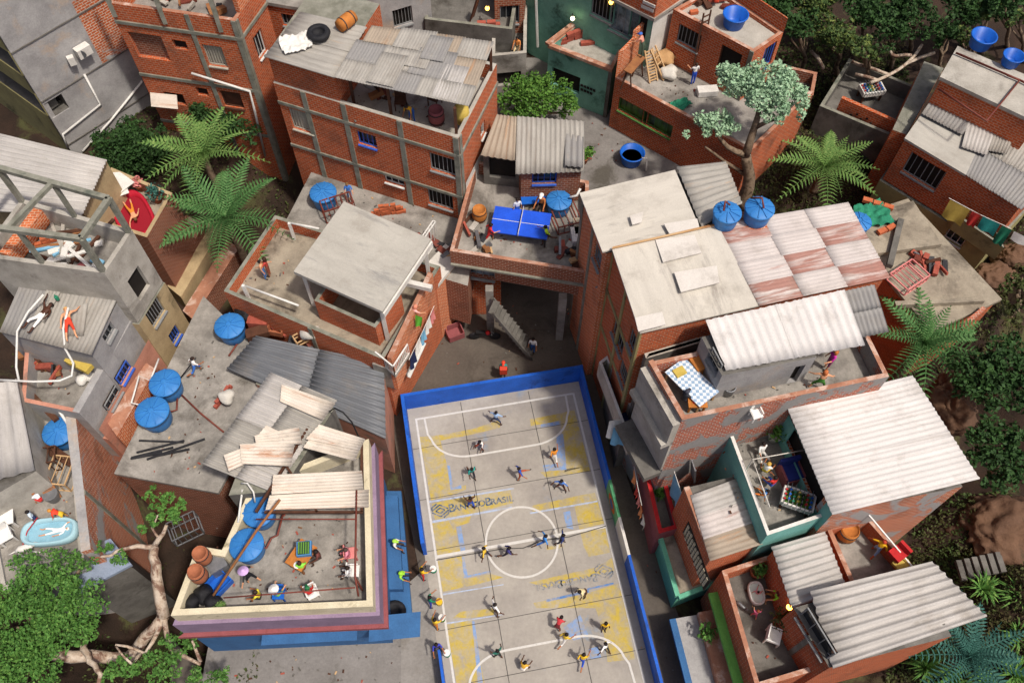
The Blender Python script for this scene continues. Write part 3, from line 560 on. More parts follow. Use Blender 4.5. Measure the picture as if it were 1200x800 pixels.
# D big house with pale roofs
dz=11.6
D=HB('large_house','large brick house on the alley with board and rusty red roofing','house',[(752,388),(1036,326),(992,240),(718,292)],dz,0,'brick_red',cap='concrete_dark',pil={3:[.02,.5,.98]},win=[(3,724,395,1.6,1.4,'bars'),(3,731,440,1.4,1.6,'bars'),(3,741,400,.9,1.5,'glass')],bands=[(3,8.6),(3,5.4)],bmat='plaster_olive')
house(D,[(710,297),(870,262),(846,192),(683,228)],dz-.05,0,'brick_orange',name='rear_wall',cap='concrete_dark',win=[(3,700,300,1.0,1.4,'pale'),(3,705,335,.9,1.3,'bars')],pil={3:[.05,.5]},bmat='concrete_band')
flat(D,Q4((706,295),(820,267),(791,199),(679,226),z=12.0),'board_cream',.1); flat(D,Q4((717,291,12.15),(841,263,12.15),(891,358,11.85),(750,390,11.85)),'board_cream',.1)
for q in (((738,253),(754,248),(752,260),(741,263)),((778,262),(817,256),(820,268),(785,275)),((768,281),(814,275),(822,296),(777,307)),((790,319),(840,311),(843,331),(798,342)),((744,372),(776,365),(780,380),(748,388))):
    flat(D,Q4(*q,z=12.24 if q[0][1]<270 else 12.2),'board_patch',.06,'roof_patch')
q=Q4((717,291.5),(842,263.5),(842,261),(718,289),z=12.26); flat(D,q,'rust_edge',.03,'roof_flashing')
q=Q4((891,357,11.9),(1043,324,11.9),(994,237,12.1),(841,262,12.1))
for r in range(4):
    for cc in range(3): sheet(D,lift(sub(q,cc/3-.01,(cc+1)/3,r/4-.01,(r+1)/4),.02*((r+cc)%2)),['sheet_rusty_red','sheet_pale','sheet_rusty_red','sheet_pale','sheet_rusty_red','sheet_pale','sheet_pale','sheet_pale','sheet_rusty_red','sheet_rusty_red','sheet_pale','sheet_pale'][(r*3+cc)],.19,.013,4,.02)
q=Q4((822,266),(870,238),(851,189),(793,195),z=12.0); ring_roof(D,q,0,None,1,1,.36,.05,mats=['sheet_grey'])
# D balcony on the alley
db=[(738,520),(757,507),(712,416),(702,424)]
house(D,db,4.6,3.2,'concrete_light',ph=1.0,floor='cloth_navy',cap='paint_white',name='balcony_wall',th=.14); house(D,[(727,520),(752,507),(716,420),(708,424)],3.2,0,'concrete_dark',zr=3.2,name='ground_wall')
# D front recess (room behind the roof edge)
house(D,[(757,420),(832,398),(829,392),(755,414)],9.9,0,'concrete_dark',ph=.6,name='ledge_wall',cap='concrete_light',zr=9.9)
# S terrace house
sp=[(799,492),(1042,441),(1008,372),(760,424)]
S=HB('roof_terrace_house','large brick house with roof terrace, white tin shed and dining table','house',sp,10.9,0,'brick_plaster',ph=1.0,floor='concrete',cap='brick_pink',zr=10.9)
c=corners(sp,10.9); a,b=c[3],c[0]; d=(b-a).normalized(); n=V((d.y,-d.x))
for z0,z1,o,mt in ((8.8,10.6,.35,'concrete_light'),(5.6,8.75,.12,'concrete_light'),(8.45,8.8,.6,'concrete_light'),(4.9,5.3,.9,'concrete_dark')):
    MB().prism([a,a+n*o,b+n*o,b][::1] if False else [a+n*o,b+n*o,b-n*.02,a-n*.02],z0,z1).build('wall_ledge',mt,S)
MB().prism([a+n*.02,b+n*.02,b-n*.2,a-n*.2],10.902,11.0).build('coping','coping_clay',S)
house(S,[(846,440),(957,418),(945,365),(822,395)],12.0,9.92,'plaster_grey',zr=12.0,name='shed_wall',cap='concrete_dark',win=[(0,938,438,.9,1.6,'dark'),(3,836,425,1.0,.9,'glass')])
q=Q4((851,434,12.2),(1014,404,12.2),(990,339,12.5),(827,375,12.5)); s=[sub(q,i/2-.005*i,(i+1)/2,0,1) for i in range(2)]
for i,x in enumerate(s): sheet(S,[x[0],x[3],x[2],x[1]],'sheet_bright',.4,.03,6,.03,jit=.02)
q=Q4((1004,396),(1042,388),(1025,333),(988,341),z=12.1); 
for i in range(2): x=sub(q,0,1,i/2,(i+1)/2+.02*(1-i)); sheet(S,[x[0],x[3],x[2],x[1]],'sheet_slate',.2,.035,4)
# W teal terrace house and its white roof
wp=[(899,627),(982,599),(930,474),(854,506)]
W_=HB('teal_terrace_house','teal painted house with a sunken roof terrace beside a big white corrugated roof','house',wp,7.9,0,'plaster_teal',ph=1.15,floor='concrete',cap='paint_white',th=.15)
house(W_,[(978,600),(1128,570),(1064,450),(926,484)],9.1,0,'brick_patched',zr=9.1,name='block_wall',cap='concrete_dark',win=[(3,942,545,3.4,1.7,'dark')])
c=corners([(978,600),(1128,570),(1064,450),(926,484)],9.1); facade(W_,c[3],c[0],6.7,9.0,'plaster_teal',[hb(c[3],c[0],946,550,3.4,1.7)],off=.04)
q=Q4((975,602,9.35),(1148,560,9.35),(1070,441,9.65),(922,477,9.65))
for i in range(3): x=sub(q,0,1,i/3-.005,(i+1)/3+.01); sheet(W_,lift(x,.015*i),'sheet_bright',.26,.03,4,.03)
# V red house with small corrugated roof
vp=[(832,656),(900,630),(868,556),(801,572)]
VH=HB('lattice_house','brick house with lattice wall and a pale corrugated roof above a mint green ground floor','house',vp,6.5,2.25,'brick_red',cap='concrete_dark',win=[],zr=6.5)
c=corners(vp,6.5)
q=Q4((832,657),(894,637),(864,560),(809,580),z=6.68); ring_roof(VH,q,0,None,3,1,.26,.025,mats=['sheet_tan','sheet_pale','sheet_white'])
a,b=c[3],c[0]; d=(b-a).normalized(); n=V((d.y,-d.x)); L=(b-a).length
MB().bar((*(a-n*.12),6.57),(*(b-n*.12),6.57),.26,.14).build('coping','coping_clay',VH)
m=MB(); 
for i in range(13):
    for j in range(4): x=a+d*(L*.42+i*.2)+n*.03; m.box((*x,4.2+j*.3+(.0 if i%2 else .15)),(.13,.1,.2),math.atan2(d.y,d.x))
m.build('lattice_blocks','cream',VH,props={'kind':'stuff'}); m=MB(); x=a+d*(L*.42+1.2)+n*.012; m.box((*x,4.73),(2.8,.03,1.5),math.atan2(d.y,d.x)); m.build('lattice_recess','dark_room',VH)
vl=[(795,698),(905,655),(850,560),(764,592)]
house(VH,vl,2.2,0,'plaster_mint',zr=2.2,name='ground_wall',ov=0,cap='concrete_warm'); cl=corners(vl,2.2)
a,b=cl[3],cl[0]; d=(b-a).normalized(); n=V((d.y,-d.x)); MB().bar((*(a+n*.05),2.16),(*(b+n*.05),2.16),.22,.3).build('fascia_board','plaster_mint',VH); a,b=cl[0],cl[1]; MB().bar((*(a+V((0,-.06))),2.14),(*(b+V((0,-.06))),2.14),.2,.28).build('fascia_board','plaster_mint',VH)
VR=HB('red_balcony_house','narrow red painted house with laundry balcony over the alley','house',[(772,625),(796,618),(772,530),(752,537)],3.2,0,'paint_rust_red',ph=.6,floor='concrete_dark',cap='paint_red',zr=3.2)
# X bottom right
xp=[(886,806),(985,776),(932,640),(846,668)]
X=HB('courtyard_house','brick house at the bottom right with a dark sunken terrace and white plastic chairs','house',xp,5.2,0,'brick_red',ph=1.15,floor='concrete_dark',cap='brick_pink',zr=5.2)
c=corners(xp,5.2); a,b=c[3],c[0]; d=(b-a).normalized(); n=V((d.y,-d.x))
for o0,o1,z0,z1,mt in ((0,.4,3.3,3.55,'paint_lime'),(.0,.8,0,2.3,'coping_clay'),(.8,1.8,1.7,1.82,'plaster_grey'),(1.8,2.1,1.66,1.86,'paint_blue')):
    s=d*(1.0 if mt!='paint_lime' else .5); MB().prism([a+s+n*o1,b+n*o1+d,b+n*o0+d,a+s+n*o0],z0,z1).build({'paint_lime':'floor_beam','coping_clay':'ground_wall','plaster_grey':'awning','paint_blue':'awning_edge'}[mt],mt,X)
house(X,[(972,782),(1115,745),(1075,668),(930,712)],7.2,0,'brick_red',zr=7.2,name='block_wall',cap='concrete_dark',win=[(3,958,750,2.6,1.3,'glass')],pil={3:[.5]})
q=Q4((976,783,7.35),(1157,722,7.2),(1093,657,7.6),(950,692,7.65)); q2=[q[0],q[1],P(1141,690,7.35),q[2],q[3]]
sheet(X,[q[0],q[1],q[2],q[3]],'sheet_white',.36,.075,8,.03)
q=Q4((928,712),(993,690),(967,622),(904,640),z=6.8); sheet(X,[q[0],q[1],q[2],q[3]],'sheet_white',.3,.05,6,.03); house(X,[(930,708),(990,688),(966,626),(908,642)],6.6,0,'brick_red',zr=6.6,name='side_wall',cap='concrete_dark')
X3=HB('small_terrace_house','small brick terrace between two corrugated roofs where a man in yellow leans','house',[(1000,690),(1075,668),(1018,604),(968,617)],6.5,0,'brick_red',ph=1.1,floor='concrete',cap='brick_pink')
# M slab roof house and its terrace
mp=[(262,341),(449,421),(516,312),(322,252)]
M=HB('slab_terrace_house','brick terrace house with a pale square slab roof on posts','house',mp,6.3,0,'brick_red',ph=.75,floor='concrete_warm',cap='concrete_band',pil={0:[.55]})
MB().prism(corners([(330,268),(548,335),(560,258),(372,188)],4.9),1,4.9,mtop=1).build('rear_slab',['brick_dark','concrete'],M)
for u,v in ((339,262),(285,335)): x=P(u,v,6.9); MB().bar((x.x,x.y,5.5),(x.x,x.y,6.95),.14).build('rail_post','pvc_white',M)
q=Q4((344,318),(448,365),(505,280),(403,236),z=8.7); flat(M,q,'slab_white',.22,'roof_slab'); q=lift(q,-.22); MB().bar(q[1]+V((0,0,-.1)),q[2]+V((0,0,-.1)),.16,.34).build('edge_beam','paint_white',M)
for t,s in ((.06,.06),(.95,.05),(.95,.95),(.05,.95)):
    x=q[0].lerp(q[1],t).lerp(q[3].lerp(q[2],t),s); MB().box((x.x,x.y,7.0),(.18,.18,2.9)).build('roof_post','paint_white',M)
c=corners(mp,6.3); sa,sb=V(P(459,420,6.75)[:2]),V(P(507,320,6.75)[:2]); sd=(sb-sa).normalized(); sn=V((sd.y,-sd.x)); house(M,None,6.75,3.5,'brick_orange',xy=[sa,sb,sb-sn*.25,sa-sn*.25],name='side_wall',cap='brick_pink',win=[(0,487,416,2.2,.9,'white')],depth=.1); MB().prism([sa-sn*.25,sb-sn*.25,sb-sn*1.2,sa-sn*1.2],3.4,5.5).build('floor_slab','concrete',M)
house(M,[(368,352),(440,384),(470,345),(395,312)],7.3,5.58,'brick_red',name='room_wall',ph=1.6,th=.18,floor='concrete_warm')
MB().bar(P(472,330,7.6),P(506,338,7.6),.25,.3).build('cantilever_beam','paint_white',M)
bq=corners([(440,414),(461,431),(478,405),(458,395)],6.2); m=MB(); m.prism(bq,5.2,5.4); m.build('balcony_slab','concrete_light',M)
for i,(a,b) in enumerate(((bq[0],bq[1]),(bq[1],bq[2]))):
    m=MB(); m.bar((*a,6.35),(*b,6.35),.07); m.bar((*a,5.5),(*b,5.5),.05)
    for k in range(11): x=a.lerp(b,k/10); m.bar((*x,5.42),(*x,6.35),.035)
    m.build('railing','pvc_white',M)
MB().prism(corners([(489,320),(507,341),(540,300),(522,285)],5.2),4.95,5.18).build('side_roof','paint_white',M); house(M,[(507,341),(522,320),(536,300),(500,300)][:0] or [(489,322),(507,342),(539,301),(523,287)],4.94,0,'brick_orange',zr=5.2,name='annex_wall')
# N ping-pong terrace on columns
np_=[(527,294),(691,320),(690,212),(556,188)]
N=HB('raised_terrace_house','brick terrace house on columns over a dark courtyard with table tennis on its roof','house',np_,7.1,5.95,'brick_dark',ph=.85,floor='concrete',cap='brick_red')
c=corners(np_,7.1); lo=[c[0]+V((.55,.5)),c[1]+V((-.3,.5)),c[2]+V((-.3,0)),c[3]+V((.5,0))]; house(N,None,5.93,4.3,'brick_dark',xy=lo,name='lower_wall',cap='concrete_band',win=[(0,565,322,1.4,.8,'pale')])
MB().bar((*(c[0]-V((0,.02))),6.02),(*(c[1]-V((0,.02))),6.02),.2,.12).build('ledge','concrete_band',N)
for x,y in ((575,386),(655,395)): q=P(x,y,0); MB().box((q.x,q.y,2.14),(.42,.42,4.28)).build('column','concrete',N)
house(N,None,4.28,-.2,'brick_dark',xy=[lo[0]+V((0,3.2)),lo[1]+V((0,4.0)),lo[2],lo[3]],name='rear_wall'); q=P(552,368,0); MB().box((q.x+.8,q.y+.6,1.2),(1.9,1.2,2.4)).build('booth','brick_red',N)
m=MB(); a=P(577,358,3.8); b=P(623,413,.1)
for i in range(12): x=a.lerp(b,(i+.5)/12); MB().box(x,(.35,.85,.1),math.atan2((b-a).y,(b-a).x)).build('step','concrete_dark',N)
for s in (-.47,.47): MB().bar(a+V((0,s,0)),b+V((0,s,0)),.1,.2).build('stringer','concrete_dark',N)
NS=HB('terrace_shed','brick shed with corrugated tin roof and blue shuttered window behind the table tennis terrace','shed',[(611,202),(681,200),(684,146),(603,142)],8.7,6.27,'brick_dark',win=[(0,638,208,1.3,1.0,'blue')],cap='concrete_dark')
house(NS,[(566,181),(611,186),(606,142),(585,140)],8.6,6.27,'concrete_dark',name='side_room_wall',win=[(0,588,196,1.6,1.8,'dark')])
q=Q4((604,204,8.9),(685,201,8.9),(685,142,9.3),(606,136,9.3)); sheet(NS,[q[0],q[3],q[2],q[1]],'sheet_grey',.26,.035,6); q=Q4((563,182,8.85),(608,189,8.85),(607,137,9.25),(582,134,9.25)); sheet(NS,[q[0],q[3],q[2],q[1]],'sheet_tan',.26,.035,6)
q=Q4((662,194),(683,196),(684,160),(663,157),z=9.2); sheet(NS,[q[0],q[3],q[2],q[1]],'sheet_slate',.3,.04,6)
# E lilac house with the party terrace
ep=[(200,721),(437,710),(432,514),(296,566),(260,644),(231,639)]
E=HB('lilac_house','lilac and red house with cream parapet terrace by the court and rusty tin roof','house',ep,6.7,-4,'cream',ph=.95,floor='concrete',cap='cream',th=.26)
c=corners(ep,6.7)
def skirt(root,e,o0,o1,z0,z1,mat,name):
    for i in e:
        q=inset(c,-o1); r=inset(c,-o0); j=(i+1)%len(c); MB().prism([q[i],q[j],r[j],r[i]],z0,z1).build(name,mat,root)
skirt(E,(0,1,5),.0,.16,4.3,5.75,'plaster_lilac','upper_wall'); skirt(E,(0,1),.0,.34,4.0,4.28,'paint_rust_red','ledge'); skirt(E,(0,1),.0,.08,0,3.98,'paint_blue','ground_wall')
for px in (((306,748),(418,742)),((432,744),(492,738))):
    a,b=P(*px[0],3.0),P(*px[1],3.0); flat(E,[a+V((0,-.25,-.15)),b+V((0,-.25,-.15)),b+V((0,.8,.1)),a+V((0,.8,.1))],'paint_blue',.08,'awning')
# blue benches platform
m=MB(); m.prism([V(P(*x,.5)[:2]) for x in ((455,735),(484,735),(470,575),(452,575))],0,.5); struct(m,'blue_platform',['paint_blue']); m=MB(); m.prism([V(P(*x,1.0)[:2]) for x in ((452,690),(472,690),(466,580),(450,580))],.504,1.0); struct(m,'blue_step',['paint_blue'])
q=Q4((236,543,7.5),(320,577,7.4),(395,469,7.9),(317,436,8.0)); 
for i,(a,b) in enumerate(((0,.5),(.49,1))): 
    for j,(s0,s1) in enumerate(((0,.5),(.48,1))): sheet(E,lift(sub(q,s0,s1,a,b),.02*(i+j)),['sheet_grey','sheet_white'][(i+j)%2],.2,.04,6,.02)
for qq,z in ((((320,556),(424,551),(426,573),(318,579)),8.0),(((316,580),(432,573),(432,594),(311,597)),7.9),(((374,497),(428,514),(421,528),(358,514)),8.1),(((363,513),(421,527),(416,540),(355,524)),8.05),(((262,533),(316,512),(325,526),(268,552)),8.12),(((281,520),(345,519),(341,546),(283,543)),8.2),(((298,510),(350,500),(354,520),(300,520)),8.16),(((312,498),(338,510),(330,520),(300,512)),8.14),(((330,450),(393,472),(378,492),(328,470)),8.1)):
    x=Q4(*qq,z=z); sheet(E,x,'sheet_rust',.16,.02,4,.02)
for a,b in (((300,600),(362,500)),((424,515),(424,600)),((318,520),(372,600)),((425,600),(310,600)),((425,560),(320,560))): MB().bar(P(*a,7.7),P(*b,7.7),.1,.14).build('rafter','wood_dark',E)
house(E,[(268,580),(330,575),(392,478),(318,448)],7.2,0,'concrete_dark',zr=7.2,name='rear_wall')
# Q slab roof, steel roofs, pink house
Q_=HB('tank_slab_house','low brick house with a bare concrete slab roof carrying blue water tanks','house',[(138,556),(256,578),(336,430),(262,332)][:0] or [(138,555),(256,577),(330,440),(240,352)],3.9,-4,'brick_dark',ov=.08,floor='concrete')
q=Q4((266,432,4.7),(452,514,4.6),(450,425,4.9),(300,393,5.0))
for i in range(2): x=sub(q,i/2-.004,(i+1)/2,0,1); sheet(Q_,[x[0],x[1],x[2],x[3]],'sheet_steel',.3,.065,6,.03)
house(Q_,[(300,450),(451,513),(450,430),(302,400)],4.5,0,'plaster_pink',zr=4.5,name='pink_wall')
# left group
L1=HB('corrugated_roof_house','house under a large pale corrugated roof at the left edge','house',[(-30,243),(93,243),(124,188),(-20,157)],9.6,1,'plaster_beige',zr=9.6,cap='concrete_dark')
q=Q4((-40,245),(96,252),(125,187),(-25,150),z=9.85); 
for i in range(2): sheet(L1,sub(q,0,1,i/2-.004,(i+1)/2),'sheet_white',.3,.045,6,.03)
l2=[(-25,300),(122,320),(155,270),(25,233)]
L2=HB('open_frame_house','unfinished grey house with bare concrete frame and rubble on its open floor','house',l2,10.5,6.2,'concrete_light',ph=1.2,floor='concrete',cap='concrete_light',th=.22,win=[(1,163,332,1.0,1.7,'dark'),],bmat='concrete_band')
c=corners(l2,10.5); house(L2,None,6.1,1,'plaster_beige',xy=inset(c,-.05),name='lower_wall',win=[(1,182,365,1.2,1.5,'bars'),(1,205,392,.8,1.0,'blue')])
t=[V((x.x,x.y,0)) for x in inset(c,.12)]
zt_=12.9
for i in range(4):
    MB().box((t[i].x,t[i].y,(10.5+zt_)/2),(.22,.22,zt_-10.52)).build('frame_post','concrete_band',L2); j=(i+1)%4; MB().bar(t[i]+V((0,0,zt_)),t[j]+V((0,0,zt_)),.24,.24).build('frame_beam','concrete_band',L2)
for i,s in ((2,.5),(0,.5)): x=t[i].lerp(t[(i+1)%4],s); MB().box((x.x,x.y,11.65),(.18,.18,2.3)).build('frame_post','concrete_band',L2)
MB().bar(t[2].lerp(t[3],.5)+V((0,0,zt_+.01)),t[0].lerp(t[1],.42)+V((0,0,zt_+.01)),.2,.2).build('frame_beam','concrete_band',L2)
MB().bar(t[3].lerp(t[2],.05)+V((.6,0,9.9)),t[3].lerp(t[0],.95)+V((.8,0,9.9)),.5,.9).build('low_brick_wall','brick_orange',L2)
l3=[(2,390),(106,414),(138,353),(28,326)]
L3=HB('sunbathing_roof_house','house whose flat sheet roof carries two sunbathers','house',l3,7.9,1,'plaster_grey',win=[(1,128,390,.9,.7,'glass')],cap='concrete_dark')
q=Q4((0,389),(107,416),(137,351),(28,325),z=8.1)
for i in range(3): x=sub(q,i/3-.01,(i+1)/3,0,1); sheet(L3,lift([x[0],x[3],x[2],x[1]],.01*i),['sheet_slate','sheet_grey','sheet_grey'][i],.2,.022,4,.02)
for qq in (((39,371),(52,378),(74,336),(58,332)),((77,393),(98,393),(103,355),(80,362))): x=Q4(*qq,z=8.2); sheet(L3,[x[0],x[3],x[2],x[1]],'sheet_grey',.2,.02,4,.02)
l4=[(25,470),(92,484),(126,425),(30,400)]
L4=HB('grey_yard_house','house with a cluttered grey yard below the sunbathing roof and pink lower wall','house',l4,6.2,1,'plaster_grey',ph=1.0,floor='concrete',cap='plaster_pink',th=.2)
c=corners(l4,6.2); c3=corners(l3,7.9); a,b=c[1],c3[2]+V((.05,0)); d=(b-a).normalized(); n=V((d.y,-d.x)); m=MB(); m.prism([a+n*.05,b+n*.05,b-n*.3,a-n*.3],3.4,6.25); m.build('side_wall','plaster_grey',L4)
house(L4,None,3.38,0,'plaster_pink',xy=[a+n*.35,b+n*.35,b-n*.5,a-n*.5],name='lower_wall',cap='plaster_pink',win=[(0,147,437,1.1,.7,'blue'),(0,134,467,1.2,.6,'glass')])
HB('parapet_wall_block','tilted orange brick parapet strip beside the two blue tanks','wall',[(124,493),(137,511),(182,432),(171,425)],4.15,0,'brick_orange',cap='brick_orange',ov=0)
l5=[(104,643),(110,646),(92,484),(86,484)]
L5=HB('brick_side_house','narrow house with patched orange brick side wall left of the dark gap','house',[(95,646),(106,643),(88,484),(76,482)],5.4,-4,'brick_patched',cap='plaster_grey',pil={1:[.4]})
L8=HB('left_tin_roof_house','house at the left edge with steep ribbed tin roof over a grey wall','house',[(-40,600),(42,552),(20,445),(-30,455)],6.6,1,'concrete_light',cap='concrete_dark',zr=6.6)
q=Q4((-40,572),(40,550),(19,443),(-30,455),z=6.9); sheet(L8,[q[0],q[3],q[2],q[1]],'sheet_white',.55,.06,6)
L9=HB('bathtub_terrace_house','terrace house with white plastic chairs and a pale blue bathtub','house',[(2,692),(99,662),(83,480),(-40,475)],4.35,-4,'plaster_grey',ph=.2,floor='concrete',cap='concrete_light')
L10=HB('blue_roof_hut','small hut with a flat blue grey roof behind the leafy tree','hut',[(95,692),(152,662),(130,635),(80,655)],3.3,-4,'concrete_dark',ov=.1,floor='plaster_bluegrey',zr=3.3)
L7=HB('garden_terrace_house','brick terrace house with a red inflatable pool in front of the palms','house',[(118,262),(172,278),(202,226),(130,196)],7.2,1,'brick_dark',ph=.8,floor='concrete_warm',cap='plaster_beige')
for k,(px,z,mt) in enumerate(((((176,300),(205,318),(240,262),(218,252)),3.2,'brick_dark'),(((196,335),(212,348),(262,262),(246,255)),2.6,'plaster_beige'),(((214,364),(226,374),(280,290),(266,282)),2.2,'brick_dark'))):
    HB('garden_wall',['dark brick retaining wall nearest the red pool terrace','pale plastered retaining wall under the big palm','dark brick retaining wall nearest the low tank roof'][k],'wall',px,z,0,mt,cap=mt)
# ---------------------------------------------------------------- plants
def leafmat(name,c1,c2,c3,s=1.3):
    m,nt,b=newmat(name); co=coords(nt); col=mixc(nt,noise(nt,co,s,4,.6,.32,.68),lin(c1),lin(c2)); col=mixc(nt,noise(nt,co,s*7,3,.7,.5,.72),col,lin(c3)); 
    nt.links.new(col,b.inputs['Base Color']); b.inputs['Roughness'].default_value=.7; b.inputs['Specular IOR Level'].default_value=.25; return m
leafmat('leaf_green','#4f7c35','#3a6229','#7ba04c'); leafmat('leaf_dark','#2c4a22','#22391c','#476a30'); leafmat('leaf_forest','#4a6030','#2f4422','#8f9a4c',.5); leafmat('leaf_grey','#9dbd98','#82a683','#c6d9b8'); leafmat('leaf_bush','#4f7a2e','#3a5f24','#7a9a40')  # leaf_forest: the olive third colour paints sunlit highlights into the foliage
leafmat('palm_green','#4c7640','#386031','#7b9c62',.9); leafmat('palm_yellow','#688844','#4f743a','#93a660',.9); leafmat('fern_blue','#356358','#2a5148','#55857a',.9); leafmat('agave','#55813a','#3f6a2c','#8aa650',1)
leafmat('undergrowth','#3a4f26','#4a3a26','#5a7034',.8)
def quads(name,pts,size,mat,parent,up=.25):
    n=len(pts); a=RNG.normal(size=(n,3)); a[:,2]*=.6; a/=np.linalg.norm(a,axis=1)[:,None]; b=np.cross(a,RNG.normal(size=(n,3))); b/=np.linalg.norm(b,axis=1)[:,None]
    s=(size*RNG.uniform(.5,1.5,n))[:,None]; o=ORG.get(parent.name,V((0,0,0))); p=pts-np.array(o)
    v=np.stack([p-a*s,p+b*s*.55,p+a*s,p-b*s*.55],1).reshape(-1,3); me=bpy.data.meshes.new(name); me.vertices.add(4*n); me.vertices.foreach_set('co',v.ravel())
    me.loops.add(4*n); me.loops.foreach_set('vertex_index',np.arange(4*n)); me.polygons.add(n); me.polygons.foreach_set('loop_start',np.arange(n)*4); me.polygons.foreach_set('loop_total',np.full(n,4)); me.update(calc_edges=True)
    me.materials.append(MATS[mat]); ob=bpy.data.objects.new(name,me); COL.objects.link(ob); ob.parent=parent; ORG[ob.name]=o; return ob
def px2m(u,v,z): return (P(u,v,z)-V((0,0,H))).length/FOC
def crown_pts(blobs,dens,size):
    out=[]
    for u,v,z,r in blobs:
        c=np.array(P(u,v,z)); R=r*px2m(u,v,z); nc=max(8,int(R*R*13))          # sub-clumps on the blob
        d=RNG.normal(size=(nc,3)); d/=np.linalg.norm(d,axis=1)[:,None]; d[:,2]=np.abs(d[:,2])*.75-.15*(RNG.random(nc)<.3); cc=c+d*R*RNG.uniform(.4,1.05,(nc,1))*np.array([1,1,.8])
        for q in cc:
            rr=R*RNG.uniform(.13,.42); n=int(dens*(rr/size)**2*1.5)+6; e=RNG.normal(size=(n,3)); e/=np.linalg.norm(e,axis=1)[:,None]; out.append(q+e*rr*RNG.uniform(.55,1.08,(n,1)))
    return np.concatenate(out)
def tree(name,label,cat,base,limbs,blobs,leaf,bark='bark',size=.13,dens=2.6,group=None,r0=.22):
    r=thing(name,label,cat,base,group); m=MB()
    for pts,ra,rb in limbs: n=len(pts); m.tube(pts,[ra+(rb-ra)*i/(n-1) for i in range(n)],7)
    if m.v: m.build('trunk',bark,r,True)
    quads('crown',crown_pts(blobs,dens,size),size,leaf,r); return r
def wob(pts,k=3,a=.12):
    out=[V(pts[0])]
    for p,q in zip(pts,pts[1:]):
        for i in range(1,k+1): out.append(V(p).lerp(V(q),i/k)+(V((random.uniform(-a,a),random.uniform(-a,a),random.uniform(-a,a))) if i<k else V((0,0,0))))
    return out
def simple_tree(name,label,cat,u,v,zb,blobs,leaf,group=None,size=.1,dens=2.4,bark='bark',r0=.2):
    b=P(u,v,zb); limbs=[]; b0=blobs[0]; top=P(b0[0],b0[1],b0[2]-.3); mid=b.lerp(top,.5)+V((.2,.1,0)); limbs.append((wob([b,mid,top]),r0,r0*.45))
    for q in blobs[1:]: limbs.append((wob([mid,P(q[0],q[1],q[2]-.3)]),r0*.55,r0*.2))
    return tree(name,label,cat,b,limbs,blobs,leaf,bark,size,dens,group)
simple_tree('leafy_tree','round green tree between the patchwork roof house and the low green house','tree',628,150,4.0,[(628,116,6.6,30),(604,122,6.2,24),(655,120,6.2,24),(640,106,6.6,22),(618,132,5.6,20),(668,132,5.6,14)],'leaf_bush')
gt=P(868,245,3.9); k0=P(878,208,6.4); m_=P(874,182,8.2)
tree('grey_green_tree','tall forked tree with pale grey green crowns beside the brick workshop','tree',gt,[(wob([gt,k0,m_],3,.08),.4,.27),(wob([m_,P(884,150,9.8),P(890,118,11)],2,.06),.25,.12),(wob([m_,P(852,172,8.9),P(838,152,9.8)],2,.06),.19,.08),(wob([P(884,150,9.8),P(915,138,10.8)],2,.05),.14,.06),(wob([k0,P(850,190,7.6),P(826,172,8.8)],2,.05),.13,.05)],
 [(836,147,9.9,21),(820,152,9.7,15),(854,146,9.8,14),(872,96,11.3,27),(898,102,11.6,31),(853,92,11.1,16),(922,118,11.3,24),(908,130,10.9,18),(932,130,10.8,14),(890,112,11.3,20)],'leaf_grey',size=.09,dens=4.6)
for i,(lab,u,v,zb,bl) in enumerate([('dark bushy tree nearest the olive balcony house',150,200,2.5,[(148,165,5.2,28),(135,185,4.6,22),(170,178,4.8,26),(185,165,4.8,20),(160,202,4.2,22)]),('dark bushy tree against the red brick tower wall',258,185,2.5,[(245,134,6.3,23),(270,148,6.1,22),(226,145,6.1,17),(291,161,5.8,15),(258,160,5.6,18)])]):
    simple_tree('bushy_tree',lab,'tree',u,v,zb,bl,'leaf_dark','bushy trees by the brick tower')
# lower left
b=P(150,770,1.2); k1=P(192,722,3.0); k2=P(183,672,4.2); k3=P(181,640,4.8)
tree('twisted_tree','twisted pale trunk tree leaning over the dark gap beside the lilac house','tree',P(150,765,.5),[(wob([P(60,765,2.2),b,k1],4,.12),.3,.26),(wob([k1,k2,k3],3,.08),.28,.2),(wob([k3,P(195,615,5.6)],3,.06),.15,.07),(wob([k3,P(150,642,5),P(118,652,5.2)],3,.08),.13,.06),(wob([P(188,632,5),P(178,618,5.5),P(185,603,5.8)],2,.03),.07,.03),(wob([P(98,752,2.2),P(105,775,2.6),P(118,790,2.8),P(114,812,2.6)],3,.08),.16,.08),(wob([k1,P(170,765,2.6),P(135,755,3)],3,.1),.12,.05),(wob([P(165,765,2.6),P(155,778,3),P(136,757,3.2)],2,.05),.09,.04),(wob([P(235,775,2.8),P(225,750,3.4)],2,.04),.09,.05),(wob([k1,P(200,760,2.6),P(235,778,2.8)],3,.1),.14,.07)],
 [(196,592,6.1,17),(183,608,5.7,12),(207,603,5.8,13),(178,578,5.8,9),(142,655,5.1,11),(168,622,5.3,6),(122,640,5,9),(205,760,3,22),(225,745,3.2,12),(160,775,2.8,20),(190,790,2.8,20),(130,790,2.6,16),(240,795,2.8,18),(262,790,2.4,12)],'leaf_green','bark_pale',.085,3.0)
